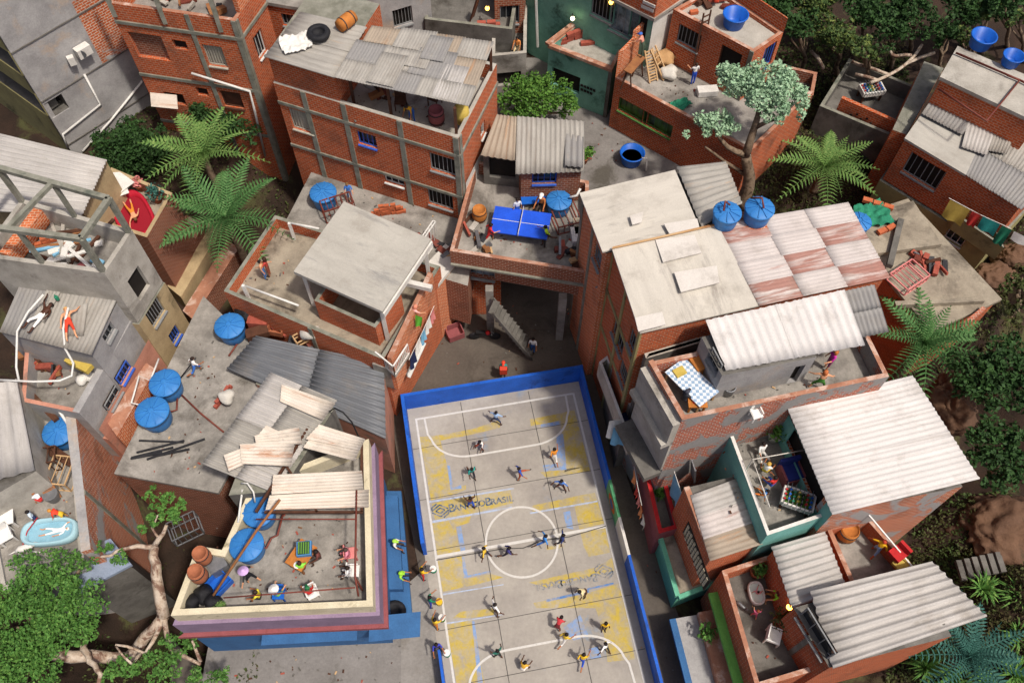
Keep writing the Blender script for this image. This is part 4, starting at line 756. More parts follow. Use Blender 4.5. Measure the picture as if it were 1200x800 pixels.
simple_tree('broad_leafy_tree','broad dense green tree filling the bottom left corner','tree',40,770,.8,[(40,700,4.8,34),(75,690,4.8,28),(95,712,4.4,24),(20,735,4.4,34),(65,735,4.6,32),(10,690,4.2,18),(98,660,4.6,16),(60,670,5,22),(35,665,4.8,18),(15,775,3.8,32),(60,770,3.6,26),(95,738,4,20),(30,800,3.2,24)],'leaf_green',size=.085,dens=1.9,r0=.3)
# dark forest, top right
FT=[(905,12,30),(935,35,26),(958,5,30),(985,40,28),(1010,8,32),(1042,32,30),(1070,10,30),(1100,38,24),(1125,8,28),(1150,15,26),(1178,8,24),(890,35,18),(1010,55,20),(1135,42,16),(1195,25,20)]
FL=['dark forest tree touching the roof of the brick room with the tub','dark forest tree leaning over the low brick yard room','dark forest tree at the top edge above the pale driftwood branch','olive green forest tree above the football table terrace','broad forest tree at the top edge in the middle of the wood','sunlit olive forest tree above the pale driftwood branch','forest tree at the top edge left of the blue tanks','forest tree hanging over the slab roof beside the first blue tank','forest tree behind the larger blue tank','forest tree between the two blue tanks','forest tree in the top right corner','small dark forest shrub tree by the brick room corner','low forest tree just behind the driftwood branch','low sprawling tree touching the larger blue tank','forest tree cut by the right edge beside the smaller blue tank']
for (u,v,r),lab in zip(FT,FL):
    z=8.5+random.uniform(-.8,1.2); bl=[(u,v,z,r*.75)]+[(u+random.uniform(-.8,.8)*r,v+random.uniform(-.5,.6)*r,z-random.uniform(.2,1.4),r*random.uniform(.4,.6)) for _ in range(4)]
    simple_tree('forest_tree',lab,'tree',u+random.uniform(-8,8),v+55,3.6,bl,random.choice(['leaf_forest','leaf_forest','leaf_dark']),'trees of the dark wood',.11,2.4,r0=.16)
DB=[MB(),MB()]
for i,a in enumerate(([(1020,97),(1042,88),(1062,75),(1080,53)],[(1042,88),(1015,78),(998,72)],[(1030,95),(1002,87)],[(1062,75),(1095,62)],[(1068,65),(1050,66),(1043,60)],[(950,60),(960,72),(965,80)],[(965,80),(958,66)])): DB[i>4].tube(wob([P(x,y,6.6) for x,y in a],2,.08),.1,6)
solo(DB[0],'driftwood_branch','bark_pale','bare pale forked branch lying across the dark wood above the football table','branch',P(1040,90,6.5),smooth=True); solo(DB[1],'driftwood_branch','bark_pale','short pale twig left of the large forked branch in the dark wood','branch',P(958,70,6.5),smooth=True)
simple_tree('hillside_tree','dense green tree on the right slope beside the large white roof','tree',1160,480,4.5,[(1150,440,7.2,28),(1180,430,7.2,28),(1135,460,6.6,18),(1170,465,6.8,26),(1195,455,6.8,20),(1190,410,6.6,18)],'leaf_dark',size=.12,dens=3)
simple_tree('hillside_tree','dense green tree lower on the right slope above the bare rock','tree',1165,560,3.5,[(1165,520,6,26),(1185,545,5.6,24),(1150,545,5.6,20),(1190,510,6,20),(1170,565,5,18)],'leaf_dark',size=.12,dens=3)
simple_tree('slope_shrub','reddish dry shrub at the right edge above the green trees','shrub',1190,365,4,[(1192,345,5.4,20),(1185,372,5,16),(1198,325,5.2,14)],'undergrowth',size=.12)
# palms
def frond_mesh(L,w,n,name,dr=.62):
    m=MB(); pts=[V((0,L*t,.32*L*t-dr*L*t*t)) for t in [i/8 for i in range(9)]]; m.tube(pts,[.045-.035*i/8 for i in range(9)],5)
    for i in range(n):
        t=.08+.9*i/(n-1); p=V((0,L*t,.32*L*t-dr*L*t*t)); l=w*math.sin(math.pi*min(1,.12+t*.93))**.7+.05
        for s in (-1,1):
            d=V((s*.86,.5,-.12)); e=V((0,.078,0)); q=p+d*l; mid=p+d*l*.5+V((0,0,.05))
            m.add([p-e*.4,p+e*.8,mid+e*1.0,mid-e*.6,q],[(0,1,2,3),(3,2,4)] if s<0 else [(3,2,1,0),(4,2,3)])
    return m
def palm(label,u,v,zb,zt,rpx,mat,n=20,cat='palm tree',name='palm_tree',group='palm trees',wd=.2):
    base=P(u,v,zt); base.z=zb; r=thing(name,label,cat,base,group); L=rpx*px2m(u,v,zt)*1.08
    m=MB(); h=zt-zb; m.tube([base+V((random.uniform(-.04,.04),random.uniform(-.04,.04),h*i/8)) for i in range(9)],[.24-.07*i/8 for i in range(9)],9); m.build('trunk','bark',r,True)
    srcs=[]
    for i in range(n):
        if i<3: src=frond_mesh(L,L*wd,int(max(15,L*4.8)),'frond',(.5,.68,.9)[i]).build('frond',mat,r); src.location=(0,0,0); f=src; ov=V(ORG[r.name]); me=f.data; me.transform(Matrix.Translation(ov)); srcs.append(src)
        else: f=random.choice(srcs).copy(); COL.objects.link(f)
        k=i/n; tilt=math.radians([56,34,12][i%3]+random.uniform(-7,7)); s=[.72,.95,1.0][i%3]*random.uniform(.9,1.06); f.location=(0,0,h-.05); f.rotation_euler=(tilt,random.uniform(-.15,.15),2*math.pi*(i*.381966)+random.uniform(-.15,.15)); f.scale=(s,s,s)
    return r
palm('yellowish palm nearest the red brick tower',238,182,2.5,6.6,60,'palm_yellow')
palm('large dark green palm beside the sloping garden walls',266,256,1.5,5.8,74,'palm_green',21)
palm('small bright palm between the grey green tree and the slab roof house',966,196,3.5,5.6,54,'palm_yellow',21)
palm('palm at the end of the white tin shed roof',1082,402,2.5,6.2,58,'palm_green',24)
palm('low blue green tree fern at the bottom right corner',1135,768,1.5,3.2,58,'fern_blue',21,'fern','tree_fern',None,.17)
def tuft(label,u,v,z,r,mat='agave',n=60):
    m=MB(); c=P(u,v,z); 
    for i in range(n):
        a=random.uniform(0,6.28); e=random.uniform(.15,1.2); l=r*random.uniform(.6,1.1); d=V((math.cos(a)*math.cos(e),math.sin(a)*math.cos(e),math.sin(e))); s=V((-math.sin(a),math.cos(a),0))*.05; o=d*.06
        q=c+o+d*l*.55+V((0,0,.06)); t=c+d*l-V((0,0,l*.25*math.cos(e))); m.add([c+o-s,c+o+s,q+s*.8,q-s*.8,t],[(0,1,2,3),(3,2,4)])
    return solo(m,'spiky_plant',mat,label,'plant',c,'spiky plants on the right slope')
for lab,u,v,z,r in [('spiky green plant just below the concrete steps',1150,690,2.2,1.1),('spiky plant right of the concrete steps at the right edge',1192,700,2.4,1.2),('pale spiky plant under the lower white roof edge',1085,782,1.0,1.3),('spiky plant at the bottom edge left of the tree fern',1112,796,1.0,1.1),('spiky plant in the bottom right corner',1188,790,1.6,1.3),('spiky plant behind the tree fern at the right edge',1190,745,1.8,1.1),('spiky plant at the bottom edge below the tree fern',1150,800,1.0,1.2),('spiky plant left of the concrete steps foot',1128,716,1.8,.8)]: tuft(lab,u,v,z,r,n=70)
pts=[]
for (u0,v0,u1,v1,z,n) in ((880,60,1060,200,3.7,9000),(1100,560,1200,680,3.6,2200),(1050,640,1200,800,1.3,6000),(880,180,1030,260,3.6,4000),(1080,220,1200,420,3.0,4500),(90,740,300,820,.4,1500),(120,150,330,320,2.5,4500),(0,420,200,820,.3,500)):
    for _ in range(n):
        p=P(random.uniform(u0,u1),random.uniform(v0,v1),z); p.z=hz(p.x,p.y)+random.uniform(.02,.3); pts.append(p)
g=bpy.data.objects.new('undergrowth',None); ug=quads('undergrowth',np.array(pts),.09,'undergrowth',g); ug.parent=None; bpy.data.objects.remove(g); ug['kind']='stuff'
# rocks and steps on the right
for lab,u,v,z,s in [('large bare brown rock on the right slope',1172,622,1.6,(2.3,2.0,1.7)),('brown rock beside the large white roof',1112,475,3.2,(1.4,1.6,1.3)),('grey boulder right of the slab roof house',1165,325,2.6,(1.3,1.0,.9)),('grey boulder at the right edge near the laundry balcony',1190,300,2.8,(1.2,.9,.8))]:
    bm=bmesh.new(); bmesh.ops.create_icosphere(bm,subdivisions=5,radius=1)
    from mathutils import noise as mn
    for vv in bm.verts: k=1+.3*mn.noise(vv.co*1.3+V((u,v,0)))-.28*abs(mn.noise(vv.co*2.6+V((u,0,0))))+.07*mn.noise(vv.co*7)-.08*abs(mn.noise(vv.co*11)); vv.co=V((vv.co.x*s[0],vv.co.y*s[1],vv.co.z*s[2]))*k
    me=bpy.data.meshes.new('rock'); bm.to_mesh(me); bm.free(); me.materials.append(MATS['rock']); me.polygons.foreach_set('use_smooth',[True]*len(me.polygons)); o=bpy.data.objects.new('rock',me); COL.objects.link(o); o.location=P(u,v,z); tag(o,lab,'rock','rocks on the slope')
r=thing('concrete_steps','short flight of grey concrete steps on the right slope','steps',P(1150,665,2.5))
for i in range(6): q=P(1126+i*8,668-i*1.2,2.0); MB().box(q+V((0,0,.1*i)),(.26,.95,.2),.05).build('step','concrete_dark',r)
def potplant(label,u,v,z,s=1,pot='clay',leaf='leaf_bush',r=.3):
    c=P(u,v,z); t=thing('potted_plant',label,'potted plant',c); MB().lathe(c,[(.16*s,0),(.22*s,.32*s),(.24*s,.36*s),(.2*s,.36*s),(.19*s,.3*s),(0,.3*s)],14).build('pot',pot,t,True)
    n=140; d=RNG.normal(size=(n,3)); d/=np.linalg.norm(d,axis=1)[:,None]; quads('leaves',np.array(c)+np.array([0,0,.36*s+r*.7])+d*RNG.uniform(.2,1,(n,1))*r,.1,leaf,t); return t
for a in [('potted fern in a white bucket on the teal terrace',906,514,6.77,1.5,'paint_white','leaf_bush',.55),('terracotta pot with a fern in the back corner of the dark sunken terrace',885,672,4.08,1.5,'clay','leaf_green',.4),('dark leafy plant in the middle of the sunken terrace',912,732,4.08,1.6,'clay','undergrowth',.6),('small plant pot beside the tin shed on the table tennis street',684,190,4.2,1.2,'clay','leaf_bush',.4),('flowering pot at the corner of the tin shed',690,186,4.2,1,'paint_white','leaf_bush',.35),('small green plant by the red inflatable pool',186,236,6.43,1.2,'clay','fern_blue',.5),('pink flowering pot on the red pool terrace',166,222,6.43,1.2,'clay','cloth_pink',.3),('small green plant on the mint green ledge above the alley',771,582,2.22,1,'clay','leaf_bush',.4),('leafy plant over the alley awning edge',826,745,1.85,1.2,'clay','leaf_green',.5),('weedy plant in the front corner of the party terrace',262,716,5.78,.9,'clay','palm_yellow',.3)]: potplant(*a)
# ---------------------------------------------------------------- things on roofs and in yards
def cm(h,rough=.7):
    k='col_'+h
    if k not in MATS: pm(k,'#'+h,None,6,rough,.05,fine=.1)
    return k
def tank_proto():
    t=thing('water_tank','blue water tank','water tank'); MB().lathe((0,0,0),[(.6,0),(.64,.05),(.7,.55),(.72,.86),(.76,.88),(.76,.94)],28).build('body','tank_blue',t,True)
    MB().lathe((0,0,0),[(.775,.9),(.785,.96),(.74,1.0),(.4,1.08),(.1,1.13),(0,1.135)],28).build('lid','tank_blue',t,True)
    for k in range(10):
        a=k*math.pi/5; m=MB(); m.bar((math.cos(a)*.12,math.sin(a)*.12,1.135),(math.cos(a)*.73,math.sin(a)*.73,1.015),.06,.09); m.build('lid_rib','tank_blue',t)
    return t
TP=tank_proto(); first=[True]
def put(proto,flag,loc,rz,label,group,scale=None):
    if flag[0]:
        flag[0]=False; proto.location=loc; proto.rotation_euler=(0,0,rz); proto['label']=label
        if group: proto['group']=group
        if scale: proto.scale=(scale,)*3
        return proto
    return copy_tree(proto,loc,rz,label,group,scale)
def base_at(u,v,z,h=0):
    q=P(u,v,z+h); return V((q.x,q.y,z))
for lab,u,v,z,s in [('blue water tank beside the rusty cage below the brick block with patchwork roof',378,224,4.92,.96),('blue water tank by the seated man in front of the tin shed',655,233,6.27,.88),('blue water tank against the brick terrace wall above the steel roofs',268,380,4.13,1.0),('upper of the two neighbouring blue water tanks by the orange parapet strip',192,447,4.13,1.0),('lower of the two neighbouring blue water tanks by the orange parapet strip',177,481,4.13,1.06),('blue water tank between brown timbers in the patched brick side house',67,504,4.13,.98),
  ('blue water tank in the far corner of the party terrace under the rusty sheets',302,598,5.77,.92),('blue water tank in front of its neighbour on the party terrace',288,637,5.77,.95),('blue water tank left of the two behind the rusty red roof',853,247,12.1,.82),('blue water tank right of the two behind the rusty red roof',891,242,12.1,.86),('blue water tank half hidden behind the rusty red roof edge beside the green cloth',1008,258,6.97,.8)]:
    put(TP,first,base_at(u,v,z,1.08*s),random.uniform(0,3),lab,'blue water tanks on the roofs',s)
m=MB(); q=base_at(891,242,10.5,2.7); m.box((q.x,q.y+.1,11.04),(1.1,1.0,2.1)); solo(m,'tank_stand','brick_orange','brick stand carrying the right blue tank behind the rusty red roof','stand',(q.x,q.y,10))
def tub(label,u,v,z,s,water=False,mat='tub_blue'):
    c=base_at(u,v,z,.8*s); t=thing('open_tub',label,'tub',c,'open blue tubs'); MB().lathe(c,[(.62*s,0),(.66*s,.05),(.78*s,.82*s),(.86*s,.86*s),(.86*s,.92*s),(.76*s,.92*s),(.6*s,.1),(0,.1)],28).build('body',mat,t,True)
    if water: MB().lathe(c,[(.68*s,.5*s),(0,.5*s)],24).build('water','water',t)
tub('empty bright blue tub on the flat roof of the brick room',862,18,11.0,.82); tub('blue tub standing in the street below the brick workshop',741,180,4.2,.86,True); tub('large blue tub on a brick stand under the dark trees',1153,43,10.85,.8); tub('smaller blue tub on the flat roof at the right edge',1188,66,10.85,.66)
def pipe(label,pts,r=.05,mat='pipe_rust',name='water_pipe'):
    m=MB(); m.tube([P(*p) for p in pts],r,6); return solo(m,name,mat,label,'pipe',P(*pts[0]),smooth=True)
pipe('rusty red pipe from the two neighbouring tanks across the slab roof',[(208,461,4.3),(207,480,4.3),(198,483,4.3)]); pipe('long rusty red pipe running from the tanks to the corrugated roof',[(208,458,4.2),(235,484,4.2),(262,506,4.2)]); pipe('rusty red pipe below the tank by the brick terrace wall',[(312-30,397,4.2),(268,417,4.2)])
pipe('white pipe frame on the orange parapet strip',[(186,420,5),(176,446,5),(163,440,4.8),(154,472,4.7),(168,475,4.7)],.05,'pvc_white'); pipe('long white hose curling over the sunbathing roof and yard',[(51,335+10,9.2),(33,365,8.6),(20,388,8.4),(19,430,7.3),(22,445,7)],.055,'pvc_white','hose'); pipe('white hose bending round the yard below the sunbathers',[(80,360,9),(74,385,8.4),(76,408,8),(86,425,7.2),(84,440,7),(70,446,7),(40,447,7),(0,445,7)],.055,'pvc_white','hose')
pipe('white pipe leaning by the tank in the patched brick side house',[(66,476,6),(84,504,4.8)],.07,'pvc_white'); pipe('white pipe bend from the tank in front of the tin shed',[(668,231,7.4),(676,229,7.5),(680,221,7.8)],.07,'pvc_white'); pipe('white water pipe at the tank in the street',[(752,185,5),(758,186,5),(757,200,4.3)],.05,'pvc_white')
pipe('rusty red bent pipe over the left roof tank',[(848,247,13.2),(850,236,13.5),(855,240,13.2)],.05); pipe('rusty red bent pipe over the right roof tank',[(880,232,13.2),(893,232,13.5),(895,244,13.2)],.05); pipe('red pipes between the two party terrace tanks',[(340-8,600,6.2),(325,627,6.2),(318,630,6.2),(312,642,6.2),(306,640,6.2)],.05)
pipe('white pipe on the left terrace corner of the slab roof house',[(339,261,6.9),(374,268,6.9)],.06,'pvc_white'); pipe('white rail pipe over the terrace above the junk strip',[(285,334,6.7),(350,358,6.7)],.06,'pvc_white')
# planks, rods, bricks
def bundle(name,label,cat,c,pieces,part,mat):
    t=thing(name,label,cat,c)
    for p,q,w,h in pieces: MB().bar(p,q,w,h).build(part,mat,t)
    return t
bundle('rod_pile','dark iron rods lying on the bare slab roof','rods',P(195,525,4.15),[(P(a,b,4.14+.05*i),P(c,d,4.14+.05*i),.09,.06) for i,(a,b,c,d) in enumerate(((163,516,215,518),(154,536,203,524),(160,530,216,516),(172,538,240,514),(182,534,222,526),(153,537,190,530)))],'rod','metal_dark')
bundle('timber_pile','brown timbers across the patched brick side house','timber',P(60,525,4.2),[(P(a,b,z),P(c,d,z),.28,.18) for a,b,c,d,z in ((34,506,84,540,4.6),(36,518,86,545,4.5),(30,455,66,492,5.3),(38,470,60,482,5))],'beam','wood_dark')
def bricks(label,u,v,z,rows,rz,mat='brick_loose',s=.3):
    c=P(u,v,z); t=thing('brick_pile',label,'bricks',c,'piles of loose bricks'); me=None
    for i,n in enumerate(rows):
        for k in range(n):
            d=V((math.cos(rz),math.sin(rz),0))*((k-n/2+.5)*s*1.06)+V((random.uniform(-.04,.04),random.uniform(-.04,.04),.1+.2*i))
            if me is None: o=MB().box(c,(s,s*.55,.19)).build('brick',mat,t); me=o
            else: o=me.copy(); COL.objects.link(o)
            o.location=d; o.rotation_euler=(0,0,rz+random.uniform(-.12,.12))
    return t
bricks('stepped pile of red hollow bricks on the green house roof',676,45,7.48,(7,5,3),.45,s=.45); bricks('few loose bricks beside the barrel on the green house roof',690,51,7.48,(2,),.2,s=.5); bricks('round heap of terracotta tiles on the terrace between the brick blocks',455,251,4.92,(7,6,5,3),.2,'tile_orange',.28); bricks('brick stack by the narrow brick house window',570,35,7.95,(3,3,2),.1,s=.5); bricks('loose orange bricks on the rooftop room roof',812,16,11,(1,),.3,'tile_orange',.45); bricks('orange tiles beside the green cloth on the slab roof',1038,270,7,(2,),.4,'tile_orange',.5); bricks('broken tiles behind the green cloth on the slab roof',1028,240,7,(3,),-.4,'tile_orange',.5); bricks('small heap of tiles with a sack on the tank slab roof',262,466,4.12,(4,3),1.1,'brick_loose',.32); bricks('orange bricks on the floor of the open frame house',55,285,9.35,(3,1),.4,'tile_orange',.34)
def barrel(label,u,v,z,mat='wood_orange',r=.42,h=.95,lay=None,group='barrels'):
    c=P(u,v,z); R=None
    if lay is not None: R=Matrix.Rotation(lay,3,'Z')@Matrix.Rotation(math.radians(90),3,'Y'); c=c+V((0,0,r))
    t=thing('barrel',label,'barrel',c,group); MB().lathe(c,[(r*.86,0),(r*.97,h*.25),(r,h*.5),(r*.97,h*.75),(r*.86,h),(r*.8,h),(r*.8,h*.93),(0,h*.93)],18,0,R).build('body',mat,t,True)
    for k in (.2,.8): MB().lathe(c,[(r*.965,h*k-.03),(r*.99,h*k-.03),(r*.99,h*k+.03),(r*.965,h*k+.03)],18,0,R).build('hoop','metal_dark',t)
barrel('rusty oil drum lying on the corner of the tin roof',399,38,13.4,'wood_orange',.36,1.0,.9); barrel('wooden barrel on the green house roof',688,34,7.5,'wood_orange',.5,1.0); barrel('upper rusty drum in the corner of the party terrace',241,655,6.4,'clay',.36,.95); barrel('lower rusty drum in the corner of the party terrace',236,676,6.3,'clay',.37,.95); barrel('barrel table by the tennis terrace side wall',562,256,6.3,'wood_orange',.4,.8); barrel('round keg on the dark open bar terrace',512,143,10.4,'paint_rust_red',.42,.9); barrel('drum in the small terrace between corrugated roofs',990,627,5.45,'wood_orange',.45,.85)
m=MB(); c=P(374,42,13.5); m.lathe(c,[(.36,0),(.54,.04),(.6,.17),(.54,.3),(.36,.32),(.3,.22),(.3,.08)],24); solo(m,'tyre','rubber','big black tyre lying on the corner of the tin roof','tyre',c,smooth=True)
m=MB(); c=P(463,717,.55); m.lathe(c,[(.3,0),(.5,.03),(.55,.14),(.5,.26),(.3,.28),(.26,.15)],20); solo(m,'tyre','rubber','tyre on the blue platform by the lilac house corner','tyre',c,smooth=True)
def bagpile(label,u,v,z,s=.45,n=2,mat='bag_black'):
    t=thing('rubbish_bags',label,'bags',P(u,v,z))
    for k in range(n):
        bm=bmesh.new(); bmesh.ops.create_icosphere(bm,subdivisions=3,radius=s)
        for vv in bm.verts: vv.co.z*=.75; vv.co*=1+.12*math.sin(vv.co.x*9+k)+.1*math.sin(vv.co.y*11+vv.co.z*7)
        me=bpy.data.meshes.new('bag'); bm.to_mesh(me); bm.free(); me.materials.append(MATS[mat]); me.polygons.foreach_set('use_smooth',[True]*len(me.polygons)); o=bpy.data.objects.new('bag',me); COL.objects.link(o); o.parent=t; o.location=(k*s*1.1,(k%2)*s*.9-.2,s*.7)
bagpile('black rubbish bags in the front corner of the party terrace',227,702,5.77,.42,3); bagpile('black bags among the junk at the foot of the brick terrace wall',290,366,4.2,.5,2); bagpile('cement sack on the tile heap of the tank slab roof',268,463,4.5,.4,1,'cement_bag'); bagpile('light sacks in the grey yard below the hose',98,443,5.25,.3,2,'cloth_white'); bagpile('grey heap of cement on the building site terrace',783,87,7.72,.5,1,'cement_bag'); bagpile('sand heap by the trestle on the building site terrace',778,72,7.72,.6,2,'sand')
def crumple(label,u,v,z,w,l,rz,mat,amp=.16,name='crumpled_cloth',cat='cloth'):
    from mathutils import noise as mn
    c=P(u,v,z); R=Matrix.Rotation(rz,3,'Z'); n=16; m=MB(); vs=[]
    for i in range(n+1):
        for j in range(n+1):
            a,b=i/n-.5,j/n-.5; o=V((u+a*w*2.2,v+b*l*2.2,z)); e=1+.25*mn.noise(o*.9); vs.append(c+R@V((a*w*e,b*l*e,.03+amp*abs(mn.noise(o*1.5))+amp*.5*abs(mn.noise(o*3.1)))))
    S=n+1; k=len(vs); f=[(i*S+j,(i+1)*S+j,(i+1)*S+j+1,i*S+j+1) for i in range(n) for j in range(n)]; m.add(vs+[x-V((0,0,.02)) for x in vs],f+[tuple(k+x for x in q[::-1]) for q in f]); return solo(m,name,mat,label,cat,c,smooth=True)
crumple('white crumpled sheet beside the tyre on the tin roof',347,52,13.42,1.5,1.2,.4,'cloth_white',.3); crumple('green cloth heap on the building site parapet',796,124,7.75,1.2,.8,.5,'cloth_green',.4); crumple('green cloth spread on the slab roof behind the rusty roof',1022,253,7.0,1.7,1.5,.3,'cloth_green',.4)
def crate(label,u,v,z,d,rz,mat,cat='crate',name='crate',open_=True,group=None):
    c=P(u,v,z); t=thing(name,label,cat,c,group); m=MB(); x,y,h=d; R=Matrix.Rotation(rz,3,'Z'); m.box(c+V((0,0,.03)),(x,y,.05),rz)
    for a,b,w,l in ((0,-y/2,x,.05),(0,y/2,x,.05),(-x/2,0,.05,y-.06),(x/2,0,.05,y-.06)): m.box(c+R@V((a,b,h/2+.03)),(w,l,h),rz)
    m.build('body',mat,t); 
    if not open_: MB().box(c+V((0,0,h+.06)),(x+.05,y+.05,.05),rz).build('lid',mat,t)
    return t
crate('bright blue crate among the drums on the party terrace',257,686,5.77,(1.0,.75,.4),.9,'tub_blue'); crate('white air unit box beside the drums on the party terrace',258,664,5.77,(.7,.7,.6),.6,'metal_grey','box','metal_box',False); crate('wooden box table by the dining table on the white shed terrace',818,432,9.95,(.9,.8,.8),.5,'wood_orange','box','wooden_box',False); crate('white crate on the building site terrace',828,110,7.72,(1.1,.5,.3),.1,'paint_white','crate','crate',False); crate('yellow box on the edge of the grey yard',100,422,6.3,(1.1,1.3,.25),1.1,'cloth_yellow','box','yellow_box',False); crate('red brown box among the junk by the brick terrace wall',305,380,4.15,(1.0,.6,.5),-.1,'brick_loose','box','wooden_box',False); crate('brown box at the end of the junk strip by the steel roof',303,393,4.15,(1.1,.5,.4),.35,'wood_dark','box','wooden_box',False); crate('small brown crate among the junk by the brick terrace wall',325,388,4.15,(.8,.6,.4),-.2,'clay','crate'); crate('dark planter box on the courtyard floor',533,392,.03,(.9,.8,.5),.4,'paint_rust_red','planter','planter_box'); crate('rusty metal box on the table tennis terrace floor',680,272,6.28,(.7,1.0,.5),.1,'concrete_warm','box','metal_box',False); crate('white appliance on the tennis terrace right side',676,282,6.28,(.6,.9,.5),.1,'paint_white','box','metal_box',False)
def cage(label,u,v,z,d,rz,mat='pipe_rust',name='metal_cage'):
    c=P(u,v,z); t=thing(name,label,'cage',c); R=Matrix.Rotation(rz,3,'Z'); x,y,h=[k/2 for k in d]; q=lambda a,b,e:c+R@V((a*x,b*y,h+e*h)); m=MB()
    for a in (-1,1):
        for b in (-1,1): m.bar(q(a,b,-1),q(a,b,1),.05)
    for e in (-1,1):
        for a,b in (((-1,-1),(1,-1)),((1,-1),(1,1)),((1,1),(-1,1)),((-1,1),(-1,-1))): m.bar(q(*a,e),q(*b,e),.06)
    m.build('frame',mat,t)
    n=max(3,int(d[0]/.22))
    for i in range(n):
        s=-1+2*i/(n-1); m=MB(); m.bar(q(s,-1,-.95),q(s,-1,.95),.035); m.bar(q(s,-1,1),q(s,1,1),.035); m.bar(q(s,1,-.95),q(s,1,.95),.035); m.build('bar',mat,t)
cage('rusty barred cage beside the blue tank on the rear terrace',398,250,4.92,(1.7,.8,1.0),.4); cage('rusty basket frame on the table tennis terrace',662,258,6.28,(1.3,1.6,.6),.3); cage('wooden crate rack in the patched brick side house',78,558,4.15,(1.0,1.4,.8),-.1,'wood_pale','wooden_rack'); cage('brown barred gate piece leaning beside the timbers',62,543,4.15,(1.0,.8,1.0),.2,'wood_dark','wooden_rack'); cage('pale wooden frame stack on the steel roof edge',355,397,4.75,(.8,.5,.3),.6,'wood_pale','wooden_rack'); cage('white lattice screen by the slab roof post',505,290,4.92,(1.2,.15,1.6),1.1,'pvc_white','lattice_screen'); cage('pale frame stack on the slab roof edge behind the rusty roof',1062,328,6.6,(1.6,1.2,.5),.6,'cloth_pink','wooden_rack'); cage('rack of dishes in the dark gap by the twisted tree',220,622,.4,(1.4,1.0,.8),.5,'metal_grey','metal_rack')
def chair(label,u,v,z,rz,mat='plastic_white',group='white plastic chairs',s=1):
    c=P(u,v,z); t=thing('chair',label,'chair',c,group); R=Matrix.Rotation(rz,3,'Z'); w=.26*s
    MB().box(c+V((0,0,.44*s)),(2*w,2*w,.05),rz).build('seat',mat,t); m=MB(); m.box(c+R@V((0,w,.7*s)),(2*w,.05,.48*s),rz); m.build('backrest',mat,t)
    for a in (-1,1):
        for b in (-1,1): q=c+R@V((a*(w-.03),b*(w-.03),0)); MB().bar(q,q+V((0,0,.41*s)),.055).build('leg',mat,t)
        if mat=='plastic_white': MB().bar(c+R@V((a*w,-w+.06,.62*s)),c+R@V((a*w,w,.64*s)),.05,.04).build('armrest',mat,t)
    return t
for a in [('white plastic chair standing alone on the dark sunken terrace',903,748,4.08,1.2),('white plastic chair beside the dog on the bathtub terrace',12,631,4.2,.6),('white plastic chair at the left edge of the bathtub terrace',6,590,4.2,-.4)]: chair(*a,s=1.2)
for i,(lab,u,v) in enumerate([('dark chair on the bar terrace nearest the corner post',470,126),('dark chair on the bar terrace beside the man in yellow',510,122),('dark chair at the back of the bar terrace under the tin roof',448,110)]): chair(lab,u,v,10.45,i*1.1,'wood_dark','dark chairs on the bar terrace',1.1)
def table(label,u,v,z,d,rz,top,leg='wood',cat='table',name='table',h=.75):
    c=P(u,v,z); t=thing(name,label,cat,c); R=Matrix.Rotation(rz,3,'Z'); MB().box(c+V((0,0,h)),(d[0],d[1],.06),rz).build('tabletop',top,t)
    for a in (-1,1):
        for b in (-1,1): q=c+R@V((a*(d[0]/2-.1),b*(d[1]/2-.1),0)); MB().bar(q,q+V((0,0,h-.04)),.08).build('leg',leg,t)
    return t,c,R
t,c,R=table('blue table tennis table on the raised brick terrace',610,272,6.28,(3.0,1.7),-.17,'table_blue','metal_dark','table tennis table','table_tennis_table',.8)
MB().bar(c+R@V((0,-.92,.93)),c+R@V((0,.92,.93)),.02,.2).build('net','paint_white',t); MB().bar(c+R@V((-1.5,0,.834)),c+R@V((1.5,0,.834)),.03,.004).build('centre_line','paint_white',t)
t,c,R=table('long table with checked cloth on the white shed terrace',807,457,9.95,(1.15,2.1),.67,'check_cloth','wood_pale')
m=MB(); x=c+R@V((-.1,.65,.83)); m.box(x,(.5,.4,.08),.5); solo(m,'food_tray','cloth_yellow','yellow tray of food on the checked dining table','tray',x)
t,c,R=table('small orange stool table at the end of the checked dining table',814,475,9.95,(.8,.8),.0,'wood_orange','wood_orange','table','side_table',.6); m=MB(); m.box(c+V((0,0,.66)),(.5,.35,.06),.3); solo(m,'red_plate','paint_red','red cushion on the orange stool table','cushion',c+V((0,0,.63)))
m=MB(); c=P(852,459,10.0); m.lathe(c,[(.26,0),(.3,.5),(.3,.55),(.24,.55),(.24,.1),(0,.1)],18); solo(m,'bucket','metal_grey','grey bucket against the tin shed front wall','bucket',c,smooth=True)
